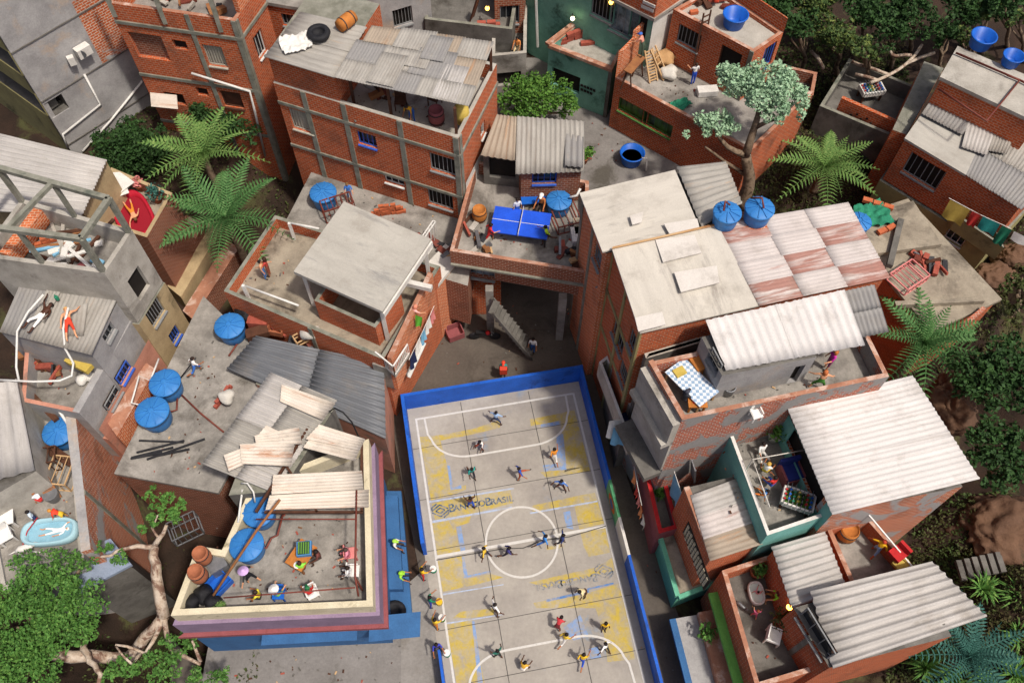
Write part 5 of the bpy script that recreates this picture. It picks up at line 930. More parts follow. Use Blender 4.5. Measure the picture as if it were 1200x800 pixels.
def foos(label,u,v,z,rz):
    c=P(u,v,z); t=thing('football_table',label,'football table',c,'table football games'); R=Matrix.Rotation(rz,3,'Z'); w,l=.4,.66
    MB().box(c+V((0,0,.6)),(2*w-.1,2*l-.1,.06),rz).build('pitch','leaf_bush' if u<950 else 'cm_w',t)
    for a,b,x,y in ((0,-l,2*w,.08),(0,l,2*w,.08),(-w,0,.08,2*l-.1),(w,0,.08,2*l-.1)): MB().box(c+R@V((a,b,.7)),(x,y,.3),rz).build('side_panel','paint_white',t)
    for i in range(7): y=-l+.14+i*.185; MB().bar(c+R@V((-w-.2,y,.86)),c+R@V((w+.2,y,.86)),.03).build('rod','metal_grey',t)
    for i in range(7):
        y=-l+.14+i*.185
        for k in range(3): x=-.22+k*.22+(.06 if i%2 else 0); MB().box(c+R@V((x,y,.84)),(.07,.09,.18),rz).build('player_figure',['tub_blue','paint_red','plastic_black','cloth_yellow','cloth_green'][i%5],t)
    for a in (-1,1):
        for b in (-1,1): q=c+R@V((a*(w-.1),b*(l-.1),0)); MB().bar(q,q+V((0,0,.56)),.1).build('leg','wood_dark',t)
pm('cm_w','#cfd6cf','#b9c4ba',3); foos('white table football game on the teal terrace',930,592,6.77,1.2); foos('colourful table football game on the terrace among the dark trees',1017,115,5.32,1.75)
# toys, pools, tubs
def blow(label,u,v,z,rx,ry,rz,mat,inner,h=.4,name='inflatable_pool',cat='pool'):
    c=P(u,v,z); t=thing(name,label,cat,c); R=Matrix.Rotation(rz,3,'Z'); n=28; m=MB(); rows=[(1-.12,0),(1,.1*h/.4),(1.02,h*.6),(.97,h),(.86,h),(.8,h*.5),(.78,.08)]; vs=[c+R@V((math.copysign(abs(math.cos(a))**.7,math.cos(a))*rx*k,math.copysign(abs(math.sin(a))**.7,math.sin(a))*ry*k,e)) for k,e in rows for a in [2*math.pi*i/n for i in range(n)]]
    m.add(vs,[(r*n+i,r*n+(i+1)%n,(r+1)*n+(i+1)%n,(r+1)*n+i) for r in range(len(rows)-1) for i in range(n)]); m.build('rim',mat,t,True); m=MB(); m.poly([c+R@V((math.copysign(abs(math.cos(a))**.7,math.cos(a))*rx*.8,math.copysign(abs(math.sin(a))**.7,math.sin(a))*ry*.8,h*.45)) for a in [2*math.pi*i/n for i in range(n)]]); m.build('water',inner,t); return t
blow('crimson inflatable pool with a bather on the garden terrace',158,255,6.43,.95,1.7,.55,'col_b01b30' if 'col_b01b30' in MATS else cm('b01b30'),cm('8f1526')); blow('pale blue bathtub on the terrace with white plastic chairs',63,626,4.2,1.25,.62,.1,cm('9fc4cf'),'water',.6,'bathtub','bathtub'); blow('white baby tub with a baby on the dark sunken terrace',885,696,4.08,.34,.52,.1,'plastic_white',cm('dfe8df'),.35,'baby_tub','baby tub')
t,c,R=table('white round plastic table on the bathtub terrace',12,611,4.2,(.9,.9),.3,'plastic_white','plastic_white','table','plastic_table',.7)
m=MB(); c=P(64,583,4.2); m.lathe(c,[(.3,0),(.36,.5),(.36,.55),(0,.52)],16); solo(m,'cooking_pot','metal_grey','grey cooking pot by the kneeling child on the bathtub terrace','pot',c)
t,c,R=table('orange wooden table with a small football game on the party terrace',357,656,5.77,(.85,1.2),-.5,'wood_orange'); m=MB(); m.box(c+V((.15,.2,.95)),(.62,.62,.25),.1); m.box(c+V((.15,.2,1.11)),(.5,.55,.03),.1,1); 
for k in range(5): m.box(c+V((-.05+k*.1,.2,1.135)),(.03,.5,.02),.1,2)
solo(m,'game_box',[cm('4f86b8'),cm('2c4a2c'),cm('6fa03a')],'blue game box with green stripes on the orange party table','game box',c+V((0,0,.8)))
m=MB(); m.lathe(c+V((-.1,-.45,.79)),[(.14,0),(.16,.04),(0,.04)],14); solo(m,'plate','plastic_white','white plate on the orange party table','plate',c+V((0,0,.79)))
# ladder, trestles on the building site
def ladder(label,a,b,w=.5,mat='wood_dark',name='ladder',n=11):
    t=thing(name,label,'ladder',a); d=(b-a).normalized(); s=d.cross(V((0,0,1))).normalized()*w/2
    for k in (-1,1): MB().bar(a+s*k,b+s*k,.08).build('rail',mat,t)
    for i in range(n): x=a.lerp(b,(i+.7)/(n+.4)); MB().bar(x-s,x+s,.06).build('rung',mat,t)
    return t
ladder('brown wooden ladder leaning on the rooftop brick room',P(815,86,7.75),P(829,14,11.9)); ladder('pale step ladder beside the mason',P(766,96,7.75),P(760,58,9.3),.5,'wood_pale'); ladder('second pale ladder leg of the step ladder beside the mason',P(780,92,7.75),P(765,56,9.3),.45,'wood_pale','ladder',5)
ladder('wooden ladder leaning in the dark open terrace at the top edge',P(553,22,8.0),P(562,-8,10),.5,'wood_dark'); ladder('small iron ladder against the wall beside the red laundry balcony',P(812,560,4.6),P(813,545,6.3),.5,'metal_grey'); ladder('brown ladder leaning on the drum on the bathtub terrace',P(65,585,4.3),P(48,560,5.3),.5,'wood')
m=MB(); a,b=P(735,85,9.1),P(752,66,9.1); m.bar(a,b,.5,.08); 
t=thing('trestle_bench','wooden trestle plank the mason stands on','trestle',P(745,85,7.75)); m.build('plank','wood',t)
for k in (.1,.9):
    x=a.lerp(b,k)
    for s in (-.3,.3): MB().bar(V((x.x+s,x.y,7.75)),V((x.x+s*.3,x.y,9.05)),.08).build('leg','wood_dark',t)
# laundry
def cloth(pts,mat,name='cloth',parent=None,n=6):
    a,b,c_,d=[V(p) for p in pts]; m=MB(); vs=[]; nor=(b-a).cross(d-a).normalized()
    for i in range(n+1):
        for j in range(n+1):
            s,t=i/n,j/n; vs.append(a.lerp(b,s).lerp(d.lerp(c_,s),t)+nor*.07*math.sin(s*9+t*2)*t)
    S=n+1; f=[(i*S+j,(i+1)*S+j,(i+1)*S+j+1,i*S+j+1) for i in range(n) for j in range(n)]; k=len(vs); m.add(vs+[v-nor*.02 for v in vs],f+[tuple(k+x for x in q[::-1]) for q in f]); 
    return m.build(name,mat,parent,True)
def laundry(label,a,b,items,group='laundry lines'):
    t=thing('washing_line',label,'washing line',a,group); MB().tube([a,a.lerp(b,.5)-V((0,0,.08)),b],.015,5).build('line','plastic_white',t); d=b-a; L=d.length; dn=d/L; s=.1
    for w,h,mat in items:
        p=a+dn*s; q=a+dn*(s+w); dz=V((0,0,-.06)); lo=V((0,-.12,-h)); cloth([p+dz,q+dz,q+dz+lo,p+dz+lo],mat,'garment',t); s+=w+.12
    return t
laundry('laundry in yellow, red, turquoise and white on the olive balcony at the right edge',P(1112,232,7.9),P(1185,268,7.9),[(1.1,1.2,'cloth_yellow'),(.45,.9,'cloth_red'),(.9,.8,'paint_turquoise'),(.5,1.2,'cloth_green'),(1.3,.5,'cloth_white'),(.5,.7,'cloth_yellow')])
laundry('red, orange and white laundry over the alley from the red balcony',P(743,546,3.8),P(752,592,3.8),[(.6,.9,'cloth_orange'),(.4,.9,'cloth_red'),(.4,.8,'cloth_pink'),(.4,.9,'cloth_orange'),(.5,.6,'cloth_white')]); laundry('blue and white laundry hanging by the white roof terrace house corner',P(790,552,5.5),P(806,596,5.5),[(1.0,1.6,'cloth_blue'),(.3,.5,'cloth_white'),(.9,1.3,'cloth_white')])
laundry('washing hung out of the windows of the slab roof house',V((*(sa+sd*1.0+sn*.3),5.1)),V((*(sa+sd*4.4+sn*.3),5.1)),[(.6,1.0,'cloth_navy'),(.6,.7,'cloth_white'),(.5,.9,'cloth_blue'),(.6,.8,'cloth_white'),(.4,.8,'cloth_pink')])
for lab,u,v,z,mats in (('light blue cloth draped over the alley balcony end',727,505,4.65,'cloth_blue'),('white towel on the alley balcony railing',722,497,4.68,'cloth_white')):
    a=P(u-8,v-4,z); t=cloth([a,a+V((.6,.1,0)),a+V((.55,-.5,-.9)),a+V((-.1,-.5,-.9))],mats,'draped_cloth'); tag(t,lab,'cloth')
for lab,u,v,z,w,l,rz,mat in (('white sheet drying at the edge of the garden terrace',135,205+12,7.25,1.0,1.7,.5,'cloth_white'),('pale blue towel beside the white drying sheet',141,216-3,7.35,.9,1.2,.9,'cloth_white'),('small white rug on the white tin roof terrace house',0,-60,7,1,1,0,'cloth_white'))[:2]:
    c=P(u,v,z); R=Matrix.Rotation(rz,3,'Z'); t=cloth([c+R@V((-w/2,-l/2,0)),c+R@V((w/2,-l/2,0)),c+R@V((w/2,l/2,0)),c+R@V((-w/2,l/2,0))],mat,'drying_sheet'); tag(t,lab,'sheet')
# wires over the party terrace and teal terrace
def wire(label,pts,r=.035,mat='pipe_rust',posts=()):
    t=thing('clothes_rail',label,'rail',P(*pts[0])); MB().tube([P(*p) for p in pts],r,6).build('rail',mat,t,True)
    for u,v,z0,z1 in posts: q=P(u,v,z1); MB().tube([V((q.x,q.y,z0)),q],r,6).build('post',mat,t)
wire('thin rusty rail across the middle of the party terrace',[(300,608,7.9),(418,608,7.9)]); wire('thin rail along the court side of the party terrace',[(418,560,7.9),(416,675,7.9),(420,698,7.4)],.045,'pipe_rust',((416,675,5.8,7.9),)); wire('thin rail above the front parapet of the party terrace',[(262,700,7.6),(416,688,7.9)]); wire('long wooden pole leaning over the blue crate and tank',[(250,697,6.6),(300,622,8.2),(328,585,8.6)],.06,'wood'); wire('slim posts with a rail across the teal terrace',[(943,527,8.5),(882,538,8.6),(902,594,8.5)],.028,'cement_bag',((882,538,6.8,8.6),))
# motorbike
c=P(568,397,.03); t=thing('motorbike','small dark motorbike parked in the courtyard by the column','motorbike',c)
for k in (-.6,.6): 
    m=MB(); vs=[]; m.lathe(V((0,0,0)),[(.16,-.05),(.3,-.05),(.33,0),(.3,.05),(.16,.05)],16,0,Matrix.Rotation(math.radians(90),3,'X')); m.v=[tuple(c+V((k,0,.33))+V(x)) for x in m.v]; m.build('wheel','rubber',t,True)
m=MB(); m.bar(c+V((-.55,0,.4)),c+V((.45,0,.55)),.12,.2); m.build('body','metal_dark',t); MB().bar(c+V((-.5,0,.75)),c+V((.05,0,.72)),.22,.1).build('seat','plastic_black',t); MB().tube([c+V((.6,0,.33)),c+V((.42,0,.95))],.04).build('fork','metal_grey',t); MB().tube([c+V((.42,-.35,.98)),c+V((.42,.35,.98))],.025).build('handlebar','metal_grey',t); m=MB(); m.lathe(c+V((.2,0,.68)),[(.0,-.12),(.13,-.05),(.14,.05),(0,.12)],12); m.build('fuel_tank','paint_red',t,True)
# bbq / armchair on teal terrace, dog, fence, lamp bulbs
c=P(924,558,6.77); t=thing('armchair','blue cushioned brown armchair on the teal terrace','armchair',c); R=Matrix.Rotation(.25,3,'Z'); MB().box(c+V((0,0,.25)),(.95,.9,.5),.25).build('base','paint_rust_red',t); MB().box(c+V((0,0,.56)),(.9,.8,.12),.25).build('seat','cushion_blue',t); MB().box(c+R@V((0,.42,.8)),(.95,.16,.6),.25).build('backrest','cushion_blue',t)
for k in (-1,1): MB().box(c+R@V((k*.44,0,.65)),(.1,.8,.2),.25).build('armrest','paint_rust_red',t)
for lab,u,v,z,mat in (('small warm wall lamp glowing on the brick wall of the sunken terrace',925,711,6.2,'lamp_warm'),('bright white lamp on the dark green wall above the brick pile',671,22,9.0,'lamp_white'),('warm lamp above the pale door of the green house',716,3,10.8,'lamp_warm'),('warm lamp beside the narrow brick house',571,10,9,'lamp_warm')):
    c=P(u,v,z); t=thing('wall_lamp',lab,'lamp',c,'lit wall lamps'); m=MB(); m.lathe(c,[(0,-.13),(.09,-.09),(.13,0),(.09,.09),(0,.13)],12); m.build('bulb',mat,t,True); MB().box(c+V((0,.1,.12)),(.06,.3,.06)).build('bracket','metal_dark',t)
# rubble on the frame house floor, junk
t=thing('rubble_heap','heap of broken boards and rubble on the open frame house floor','rubble',P(75,285,9.35))
for i in range(26):
    x=P(random.uniform(45,120),random.uniform(268,312),9.36+random.uniform(0,.25)); a=random.uniform(0,3); l=random.choice((.4,.6,2.2,2.8)) ; MB().box(x,(l,.3 if l<1 else .16,.1),a,0,Matrix.Rotation(a,3,'Z')@Matrix.Rotation(random.uniform(-.15,.15),3,'Y')).build('board' if l>1 else 'rubble_piece',random.choice(('wood_dark','paint_rust_red','concrete_light','wood','cloth_white','cloth_blue')) ,t)
for lab,u0,v0,u1,v1,z,n in (('strip of mixed junk along the brick terrace wall',292,358,362,402,4.16,26),('junk and scrap wood at the end of the table tennis terrace',655,288,680,302,6.3,14),('scrap pile by the rear terrace corner',492,276,530,300,4.95,14),('broken red chairs and scrap on the slab roof edge',1070,300,1110,316,6.6,14),('scrap in the dark corner of the grey yard',26,408,70,440,5.3,16),('scrap wood against the fence of the tennis terrace',545,258,572,290,6.3,12),('junk on the roof terrace of the red brick tower',180,-4,262,10,12.25,14),('tools and scrap in the far corner of the open bar terrace',430,105,480,120,10.5,8),('tools by the wall of the rooftop brick room',800,-4,850,4,11,10)):
    t=thing('scrap_heap',lab,'scrap',P((u0+u1)/2,(v0+v1)/2,z),'heaps of scrap')
    for i in range(n):
        k=random.random(); x=P(u0+(u1-u0)*k+random.uniform(-4,4),v0+(v1-v0)*k+random.uniform(-5,5),z+random.uniform(0,.3)); l=random.uniform(.3,1.3); MB().box(x,(l,random.uniform(.08,.35),random.uniform(.06,.3)),0,0,Matrix.Rotation(random.uniform(0,3),3,'Z')@Matrix.Rotation(random.uniform(-.4,.4),3,'Y')).build('scrap_piece',random.choice(('wood_dark','brick_loose','metal_dark','concrete_light','wood_pale','pipe_rust','metal_grey','wood')),t)
# teal terrace fence post beams beside the white roof of the yellow man
cl=P(1050,650,6.7); t=thing('red_armchair','red armchair seat at the edge of the small terrace','armchair',cl); MB().box(cl+V((0,0,.2)),(.6,.6,.22),.6).build('seat','paint_red',t); MB().box(cl+V((.25,.18,.45)),(.14,.6,.4),.6).build('backrest','paint_red',t); m=MB(); c=P(1056,660,6.6); m.box(c,(.65,.5,.18),.6); solo(m,'cardboard_box','cloth_yellow','pale cardboard box in front of the red armchair','box',c)
m=MB(); a,b=P(1018,603,7.6),P(1072,667,6.7); m.bar(a,b,.06,.06); solo(m,'white_rail','pvc_white','white rail along the outer edge of the small brick terrace','rail',a)
t=thing('water_meter_box','cream sack like jug lying on the steel roof beside the brick wall','jug',P(364,390,5.4)); MB().lathe(P(364,390,5.4),[(.0,-.5),(.3,-.45),(.34,0),(.3,.45),(0,.5)],14,0,Matrix.Rotation(1.3,3,'Y')).build('body','cement_bag',t,True)
c=P(30,645,4.2); t=thing('dog','white dog lying on the bathtub terrace','dog',c)
m=MB(); m.tube([c+V((-.35,-.1,.18)),c+V((-.15,0,.22)),c+V((.15,.08,.24)),c+V((.32,.12,.28)),c+V((.45,.16,.36))],[.06,.16,.17,.12,.08],10); m.tube([c+V((.42,.15,.36)),c+V((.55,.2,.4)),c+V((.68,.24,.36))],[.09,.1,.045],9); m.tube([c+V((-.35,-.1,.2)),c+V((-.6,-.25,.2))],[.04,.015],6)
for x,y in ((-.25,.12),(-.2,-.18),(.25,.22),(.3,-.05)): m.tube([c+V((x,y,.15)),c+V((x+.2,y*1.6,.08)),c+V((x+.42,y*1.7,.04))],[.06,.045,.03],6)
m.build('body','cloth_white',t,True)
c=P(867,710,4.08); t=thing('cat','small grey cat on the sunken terrace floor','cat',c); m=MB(); m.tube([c+V((-.2,.2,.1)),c+V((-.05,.1,.14)),c+V((.1,-.05,.14)),c+V((.2,-.15,.17))],[.05,.1,.09,.06],8); m.tube([c+V((.2,-.15,.18)),c+V((.3,-.22,.2))],[.07,.05],8); m.tube([c+V((-.2,.2,.1)),c+V((-.35,.3,.08)),c+V((-.4,.42,.06))],[.03,.02,.015],6); m.build('body','metal_grey',t,True)

# fine litter lying on floors and roofs
lm=MB()
for u0,v0,u1,v1,z,n in ((285,300,340,335,5.57,30),(380,225,520,270,4.92,60),(560,250,670,295,6.27,70),(170,490,240,555,4.12,60),(210,400,255,470,4.12,40),(250,590,420,700,5.77,110),(760,80,840,125,7.72,60),(600,170,700,200,6.27,30),(690,120,800,190,4.2,70),(845,520,950,600,6.78,60),(855,660,950,780,4.08,70),(250,752,470,800,.02,90),(500,345,700,440,.02,110),(0,560,100,650,4.17,70),(1070,320,1130,365,6.55,50),(410,110,540,150,10.42,50),(860,440,990,465,9.93,50),(30,405,110,470,5.22,50),(740,520,830,800,.02,70)):
    for _ in range(int(n*.45)):
        p=P(random.uniform(u0,u1),random.uniform(v0,v1),z+.02); s_=random.uniform(.03,.08); lm.box(p,(s_*random.uniform(1,2.5),s_,.03),random.uniform(0,3),random.choice((0,0,0,1,1,4,3)))
lit=lm.build('litter',['concrete_dark','wood_dark','cloth_white','brick_loose','wood_pale'],None); lit['kind']='stuff'

pipe('black cable looping from the tin roof to the cream wall of the lilac house',[(386,482,8.2),(392,478,8.5),(402,483,8.4),(412,494,8.0),(421,513,7.0)],.035,'plastic_black','cable'); pipe('white hose bending over the party terrace tank beside the cream wall',[(283,566,7.6),(290,566,7.7),(297,576,7.6),(299,588,7.1)],.04,'pvc_white','hose'); pipe('white drain pipe in the corner of the party terrace wall',[(284,573,7.2),(279,612,6.7)],.05,'pvc_white')
chair('white plastic chair hooked on the brick parapet of the roof terrace',884,489,10.0,.3,s=.85)
# ---------------------------------------------------------------- people
def rx(v,a): c,s=math.cos(a),math.sin(a); return V((v.x,v.y*c-v.z*s,v.y*s+v.z*c))
def rotZ(v,a): c,s=math.cos(a),math.sin(a); return V((v.x*c-v.y*s,v.x*s+v.y*c,v.z))
D=math.radians
def fk(lean=0,hip=((0,0,0),(0,0,0)),arm=((0,10,10),(0,10,10)),twist=0,head=0):
    "hip: thigh forward, thigh out, knee bend; arm: forward, out, elbow bend (degrees); faces +y"
    j={}; pel=V((0,0,0)); up=lambda v:rotZ(rx(v,-D(lean)),D(twist))
    j['pelvis']=pel; j['waist']=up(V((0,0,.17))); j['chest']=up(V((0,.01,.40))); j['neck']=up(V((0,0,.55))); hb=j['neck']
    hd=lambda v:hb+rotZ(rx(v,-D(lean*.5+head)),D(twist)); j['head0']=hd(V((0,.01,.07))); j['head1']=hd(V((0,.02,.15))); j['head2']=hd(V((0,.01,.24))); j['hd']=hd
    for k,s in (('L',-1),('R',1)):
        a,o,e=arm[0 if s<0 else 1]; sh=up(V((s*.185,0,.475))); d=rx(V((math.sin(D(o))*s,0,-math.cos(D(o)))),D(a)); d=up(d); el=sh+d*.28
        d2=rx(V((math.sin(D(o*.55))*s,0,-math.cos(D(o*.55)))),D(a+e)); d2=up(d2); wr=el+d2*.24; pa=wr+d2*.08; j['sh'+k],j['el'+k],j['wr'+k],j['pa'+k],j['hdir'+k]=sh,el,wr,pa,d2
        a,o,e=hip[0 if s<0 else 1]; hp=V((s*.09,0,-.06)); d=rx(V((math.sin(D(o))*s,0,-math.cos(D(o)))),D(a)); kn=hp+d*.42; d2=rx(V((math.sin(D(o))*s*.6,0,-math.cos(D(o)*.6))),D(a-e)).normalized(); an=kn+d2*.40; f=rx(V((s*.15,1,0)),D(max(min(a-e,30),-50)*.6)).normalized(); j['hp'+k],j['kn'+k],j['an'+k],j['to'+k],j['he'+k]=hp,kn,an,an+f*.15+V((0,0,-.05)),an
    return j
RAD=dict(pelvis=(.145,.115),waist=(.125,.1),chest=(.155,.115),neck=(.058,.058),head0=(.075,.085),head1=(.092,.108),head2=(.07,.08),sh=(.062,)*2,el=(.043,)*2,wr=(.031,)*2,pa=(.036,.028),hp=(.088,)*2,kn=(.058,)*2,an=(.04,)*2,to=(.033,.03))
BONES=[('pelvis','waist',3),('waist','chest',1),('chest','neck',1),('neck','head0',0),('head0','head1',0),('head1','head2',0)]+[x for k in 'LR' for x in (('chest','sh'+k,1),('sh'+k,'el'+k,2),('el'+k,'wr'+k,0),('wr'+k,'pa'+k,0),('pelvis','hp'+k,3),('hp'+k,'kn'+k,3),('kn'+k,'an'+k,4),('an'+k,'to'+k,5))]
def body_mesh(name,j,xf=None):
    xf=xf or (lambda v:v); names=['pelvis']+[b for a,b,_ in BONES]; idx={n:i for i,n in enumerate(names)}
    me=bpy.data.meshes.new('skel'); me.from_pydata([xf(j[n]) for n in names],[(idx[a],idx[b]) for a,b,_ in BONES],[]); ob=bpy.data.objects.new('skel',me); COL.objects.link(ob)
    md=ob.modifiers.new('s','SKIN'); md.use_smooth_shade=True
    for n in names:
        sv=me.skin_vertices[0].data[idx[n]]; sv.radius=RAD.get(n) or RAD[n[:2]]; sv.use_root=(n=='pelvis')
    sd=ob.modifiers.new('d','SUBSURF'); sd.levels=1; sd.render_levels=1; bpy.context.view_layer.update()
    res=bpy.data.meshes.new_from_object(ob.evaluated_get(bpy.context.evaluated_depsgraph_get())); bpy.data.objects.remove(ob)
    segs=[(xf(j[a]),xf(j[b]),s) for a,b,s in BONES]; mi=[]
    vs=[v.co.copy() for v in res.vertices]; fs=[tuple(p.vertices) for p in res.polygons]
    for p in res.polygons:
        c=p.center; best=9
        for a,b,s in segs:
            d=b-a; t=max(0,min(1,(c-a).dot(d)/d.length_squared)); e=(c-a-d*t).length-(.05 if s in (1,3) else 0)
            if e<best: best=e; m=s; tt=t; 
        mi.append(m)
    # hands, face
    mb=MB()
    for k in 'LR':
        pa=j['pa'+k]; d=j['hdir'+k].normalized(); sx=d.cross(V((0,0,1))); sx=sx.normalized() if sx.length>.1 else V((1,0,0)); nn=sx.cross(d)
        for f,(o,l) in enumerate(((-.028,.06),(-.01,.07),(.01,.066),(.028,.05))): a=pa+sx*o+d*.01; mb.tube([xf(a),xf(a+d*l*.6-nn*.004),xf(a+d*l-nn*.018)],[.0095,.009,.006],5,0)
        a=pa+sx*(-.034)-d*.025; mb.tube([xf(a),xf(a-sx*.025+d*.03),xf(a-sx*.03+d*.055)],[.011,.01,.007],5,0)
    hd=j['hd']; 
    mb.add([xf(hd(V(q))) for q in ((-.018,.115,.12),(.018,.115,.12),(0,.145,.115),(0,.115,.165))],[(0,1,2),(1,3,2),(3,0,2)],0)
    for s in (-1,1): mb.box(xf(hd(V((s*.035,.108,.155)))),(.022,.02,.014),0,6); mb.box(xf(hd(V((s*.094,.01,.14)))),(.018,.03,.05),0,0)
    mb.box(xf(hd(V((0,.106,.085)))),(.045,.015,.01),0,6)
    o=len(vs); vs+=[V(v) for v in mb.v]; fs+=[tuple(o+i for i in f) for f in mb.f]; mi+=mb.m
    out=bpy.data.meshes.new(name); out.from_pydata(vs,[],fs)
    for _ in range(7): out.materials.append(MATS['plastic_white'])
    out.polygons.foreach_set('material_index',mi); out.polygons.foreach_set('use_smooth',[True]*len(fs)); bpy.data.meshes.remove(res); bpy.data.meshes.remove(me)
    zmin=min(v.z for v in vs); out.transform(Matrix.Translation((0,0,-zmin))); return out,(lambda v:xf(hd(v))-V((0,0,zmin)))
def hair_mesh(kind,hd):
    m=MB(); n=12; rows={'short':[(0,.26),(.06,.25),(.1,.2),(.112,.15),(.105,.11)],'long':[(0,.265),(.07,.255),(.11,.2),(.12,.12),(.12,.0),(.1,-.06)],'cap':[(0,.27),(.07,.262),(.115,.21),(.12,.17)],'helmet':[(0,.285),(.08,.275),(.13,.22),(.14,.16),(.17,.155)],'hat':[(0,.28),(.08,.27),(.11,.22),(.12,.185),(.24,.175),(.24,.165)],'afro':[(0,.3),(.1,.28),(.15,.22),(.155,.15),(.12,.08)]}[kind]
    vs=[]
    for r,z in rows:
        for k in range(n):
            a=2*math.pi*k/n; y=math.sin(a)*r; yy=y*1.12-.008; 
            if kind in('short','long','afro') and y>.03 and z<.2: yy=min(yy,.05); 
            vs.append(hd(V((math.cos(a)*r,yy,z))))
    m.add(vs,[(i*n+k,i*n+(k+1)%n,(i+1)*n+(k+1)%n,(i+1)*n+k)[::-1] for i in range(len(rows)-1) for k in range(n)])
    if kind=='cap': m.add([hd(V(q)) for q in ((-.08,.09,.18),(.08,.09,.18),(.06,.22,.165),(-.06,.22,.165),(-.08,.09,.17),(.08,.09,.17),(.06,.22,.155),(-.06,.22,.155))],[(0,1,2,3),(7,6,5,4),(0,3,7,4),(1,5,6,2),(2,6,7,3)])
    return m
lie=lambda v:V((v.x,v.z,-v.y)); lied=lambda v:V((-v.x,v.z,v.y)) 
POSES={'stand':(dict(),None),'talk':(dict(arm=((35,12,60),(5,12,15))),None),'run':(dict(lean=14,hip=((38,3,40),(-28,3,55)),arm=((-40,12,70),(45,12,80))),None),'kick':(dict(lean=-6,hip=((62,4,8),(-8,4,12)),arm=((-25,45,20),(20,50,20))),None),
 'wide':(dict(lean=10,hip=((12,24,22),(12,24,22)),arm=((25,55,25),(25,55,25)),head=-8),None),'armsup':(dict(hip=((10,6,8),(-12,6,10)),arm=((160,20,10),(20,35,20))),None),'turn':(dict(lean=8,hip=((20,8,25),(-16,8,20)),arm=((10,60,15),(-25,30,30)),twist=25),None),
 'bend':(dict(lean=48,hip=((15,8,20),(12,8,22)),arm=((55,8,20),(60,8,15))),None),'sit':(dict(lean=6,hip=((85,8,85),(82,8,80)),arm=((35,8,45),(35,8,45))),None),'sitfloor':(dict(lean=-10,hip=((88,16,30),(85,16,45)),arm=((-25,25,0),(30,10,40))),None),
 'squat':(dict(lean=24,hip=((105,16,125),(100,16,120)),arm=((60,10,30),(55,10,30))),None),'drum':(dict(lean=6,hip=((6,6,6),(-4,6,6)),arm=((45,14,55),(55,14,50))),None),'lieback':(dict(hip=((4,8,6),(28,8,50)),arm=((10,28,20),(150,30,30))),lied),'liefront':(dict(hip=((0,8,4),(0,12,6)),arm=((10,25,10),(130,40,20))),lie),'lean':(dict(lean=30,hip=((-4,4,0),(4,4,6)),arm=((70,12,25),(70,12,25))),None)}
BODY={}; HAIR={}
def person(label,u,v,z,pose,rz,shirt=None,bottom='2c3550',skin='a56b48',hair=('short','1d1512'),trousers=False,group=None,s=.9,shoes='3a2f2a',sleeve=True):
    if pose not in BODY: k,xf=POSES[pose]; BODY[pose]=body_mesh('person_body_'+pose,fk(**k),xf)
    me,hd=BODY[pose]; o=bpy.data.objects.new('person',me); COL.objects.link(o); loc=P(u,v,z); o.location=loc; o.rotation_euler=(0,0,D(rz)); o.scale=(s,)*3; ORG[o.name]=loc; tag(o,label,'person',group)
    sk=cm(skin,.6); cols=[sk,cm(shirt) if shirt else sk,cm(shirt) if shirt and sleeve else sk,cm(bottom),cm(bottom) if trousers else sk,cm(shoes) if shoes else sk,cm('1a1210')]
    for i,c in enumerate(cols): o.material_slots[i].link='OBJECT'; o.material_slots[i].material=MATS[c]
    if hair:
        kk=(pose,hair[0])
        if kk not in HAIR:
            h=hair_mesh(hair[0],hd).build('hair' if hair[0] in('short','long','afro') else 'hat',cm(hair[1]),None,True); h.parent=o; HAIR[kk]=h.data
        else: h=bpy.data.objects.new('hair' if hair[0] in('short','long','afro') else 'hat',HAIR[kk]); COL.objects.link(h); h.parent=o
        h.material_slots[0].link='OBJECT'; h.material_slots[0].material=MATS[cm(hair[1])]
    return o
DK='5a3826'; MD='a56b48'; LT='d49a74'; G='players on the court'
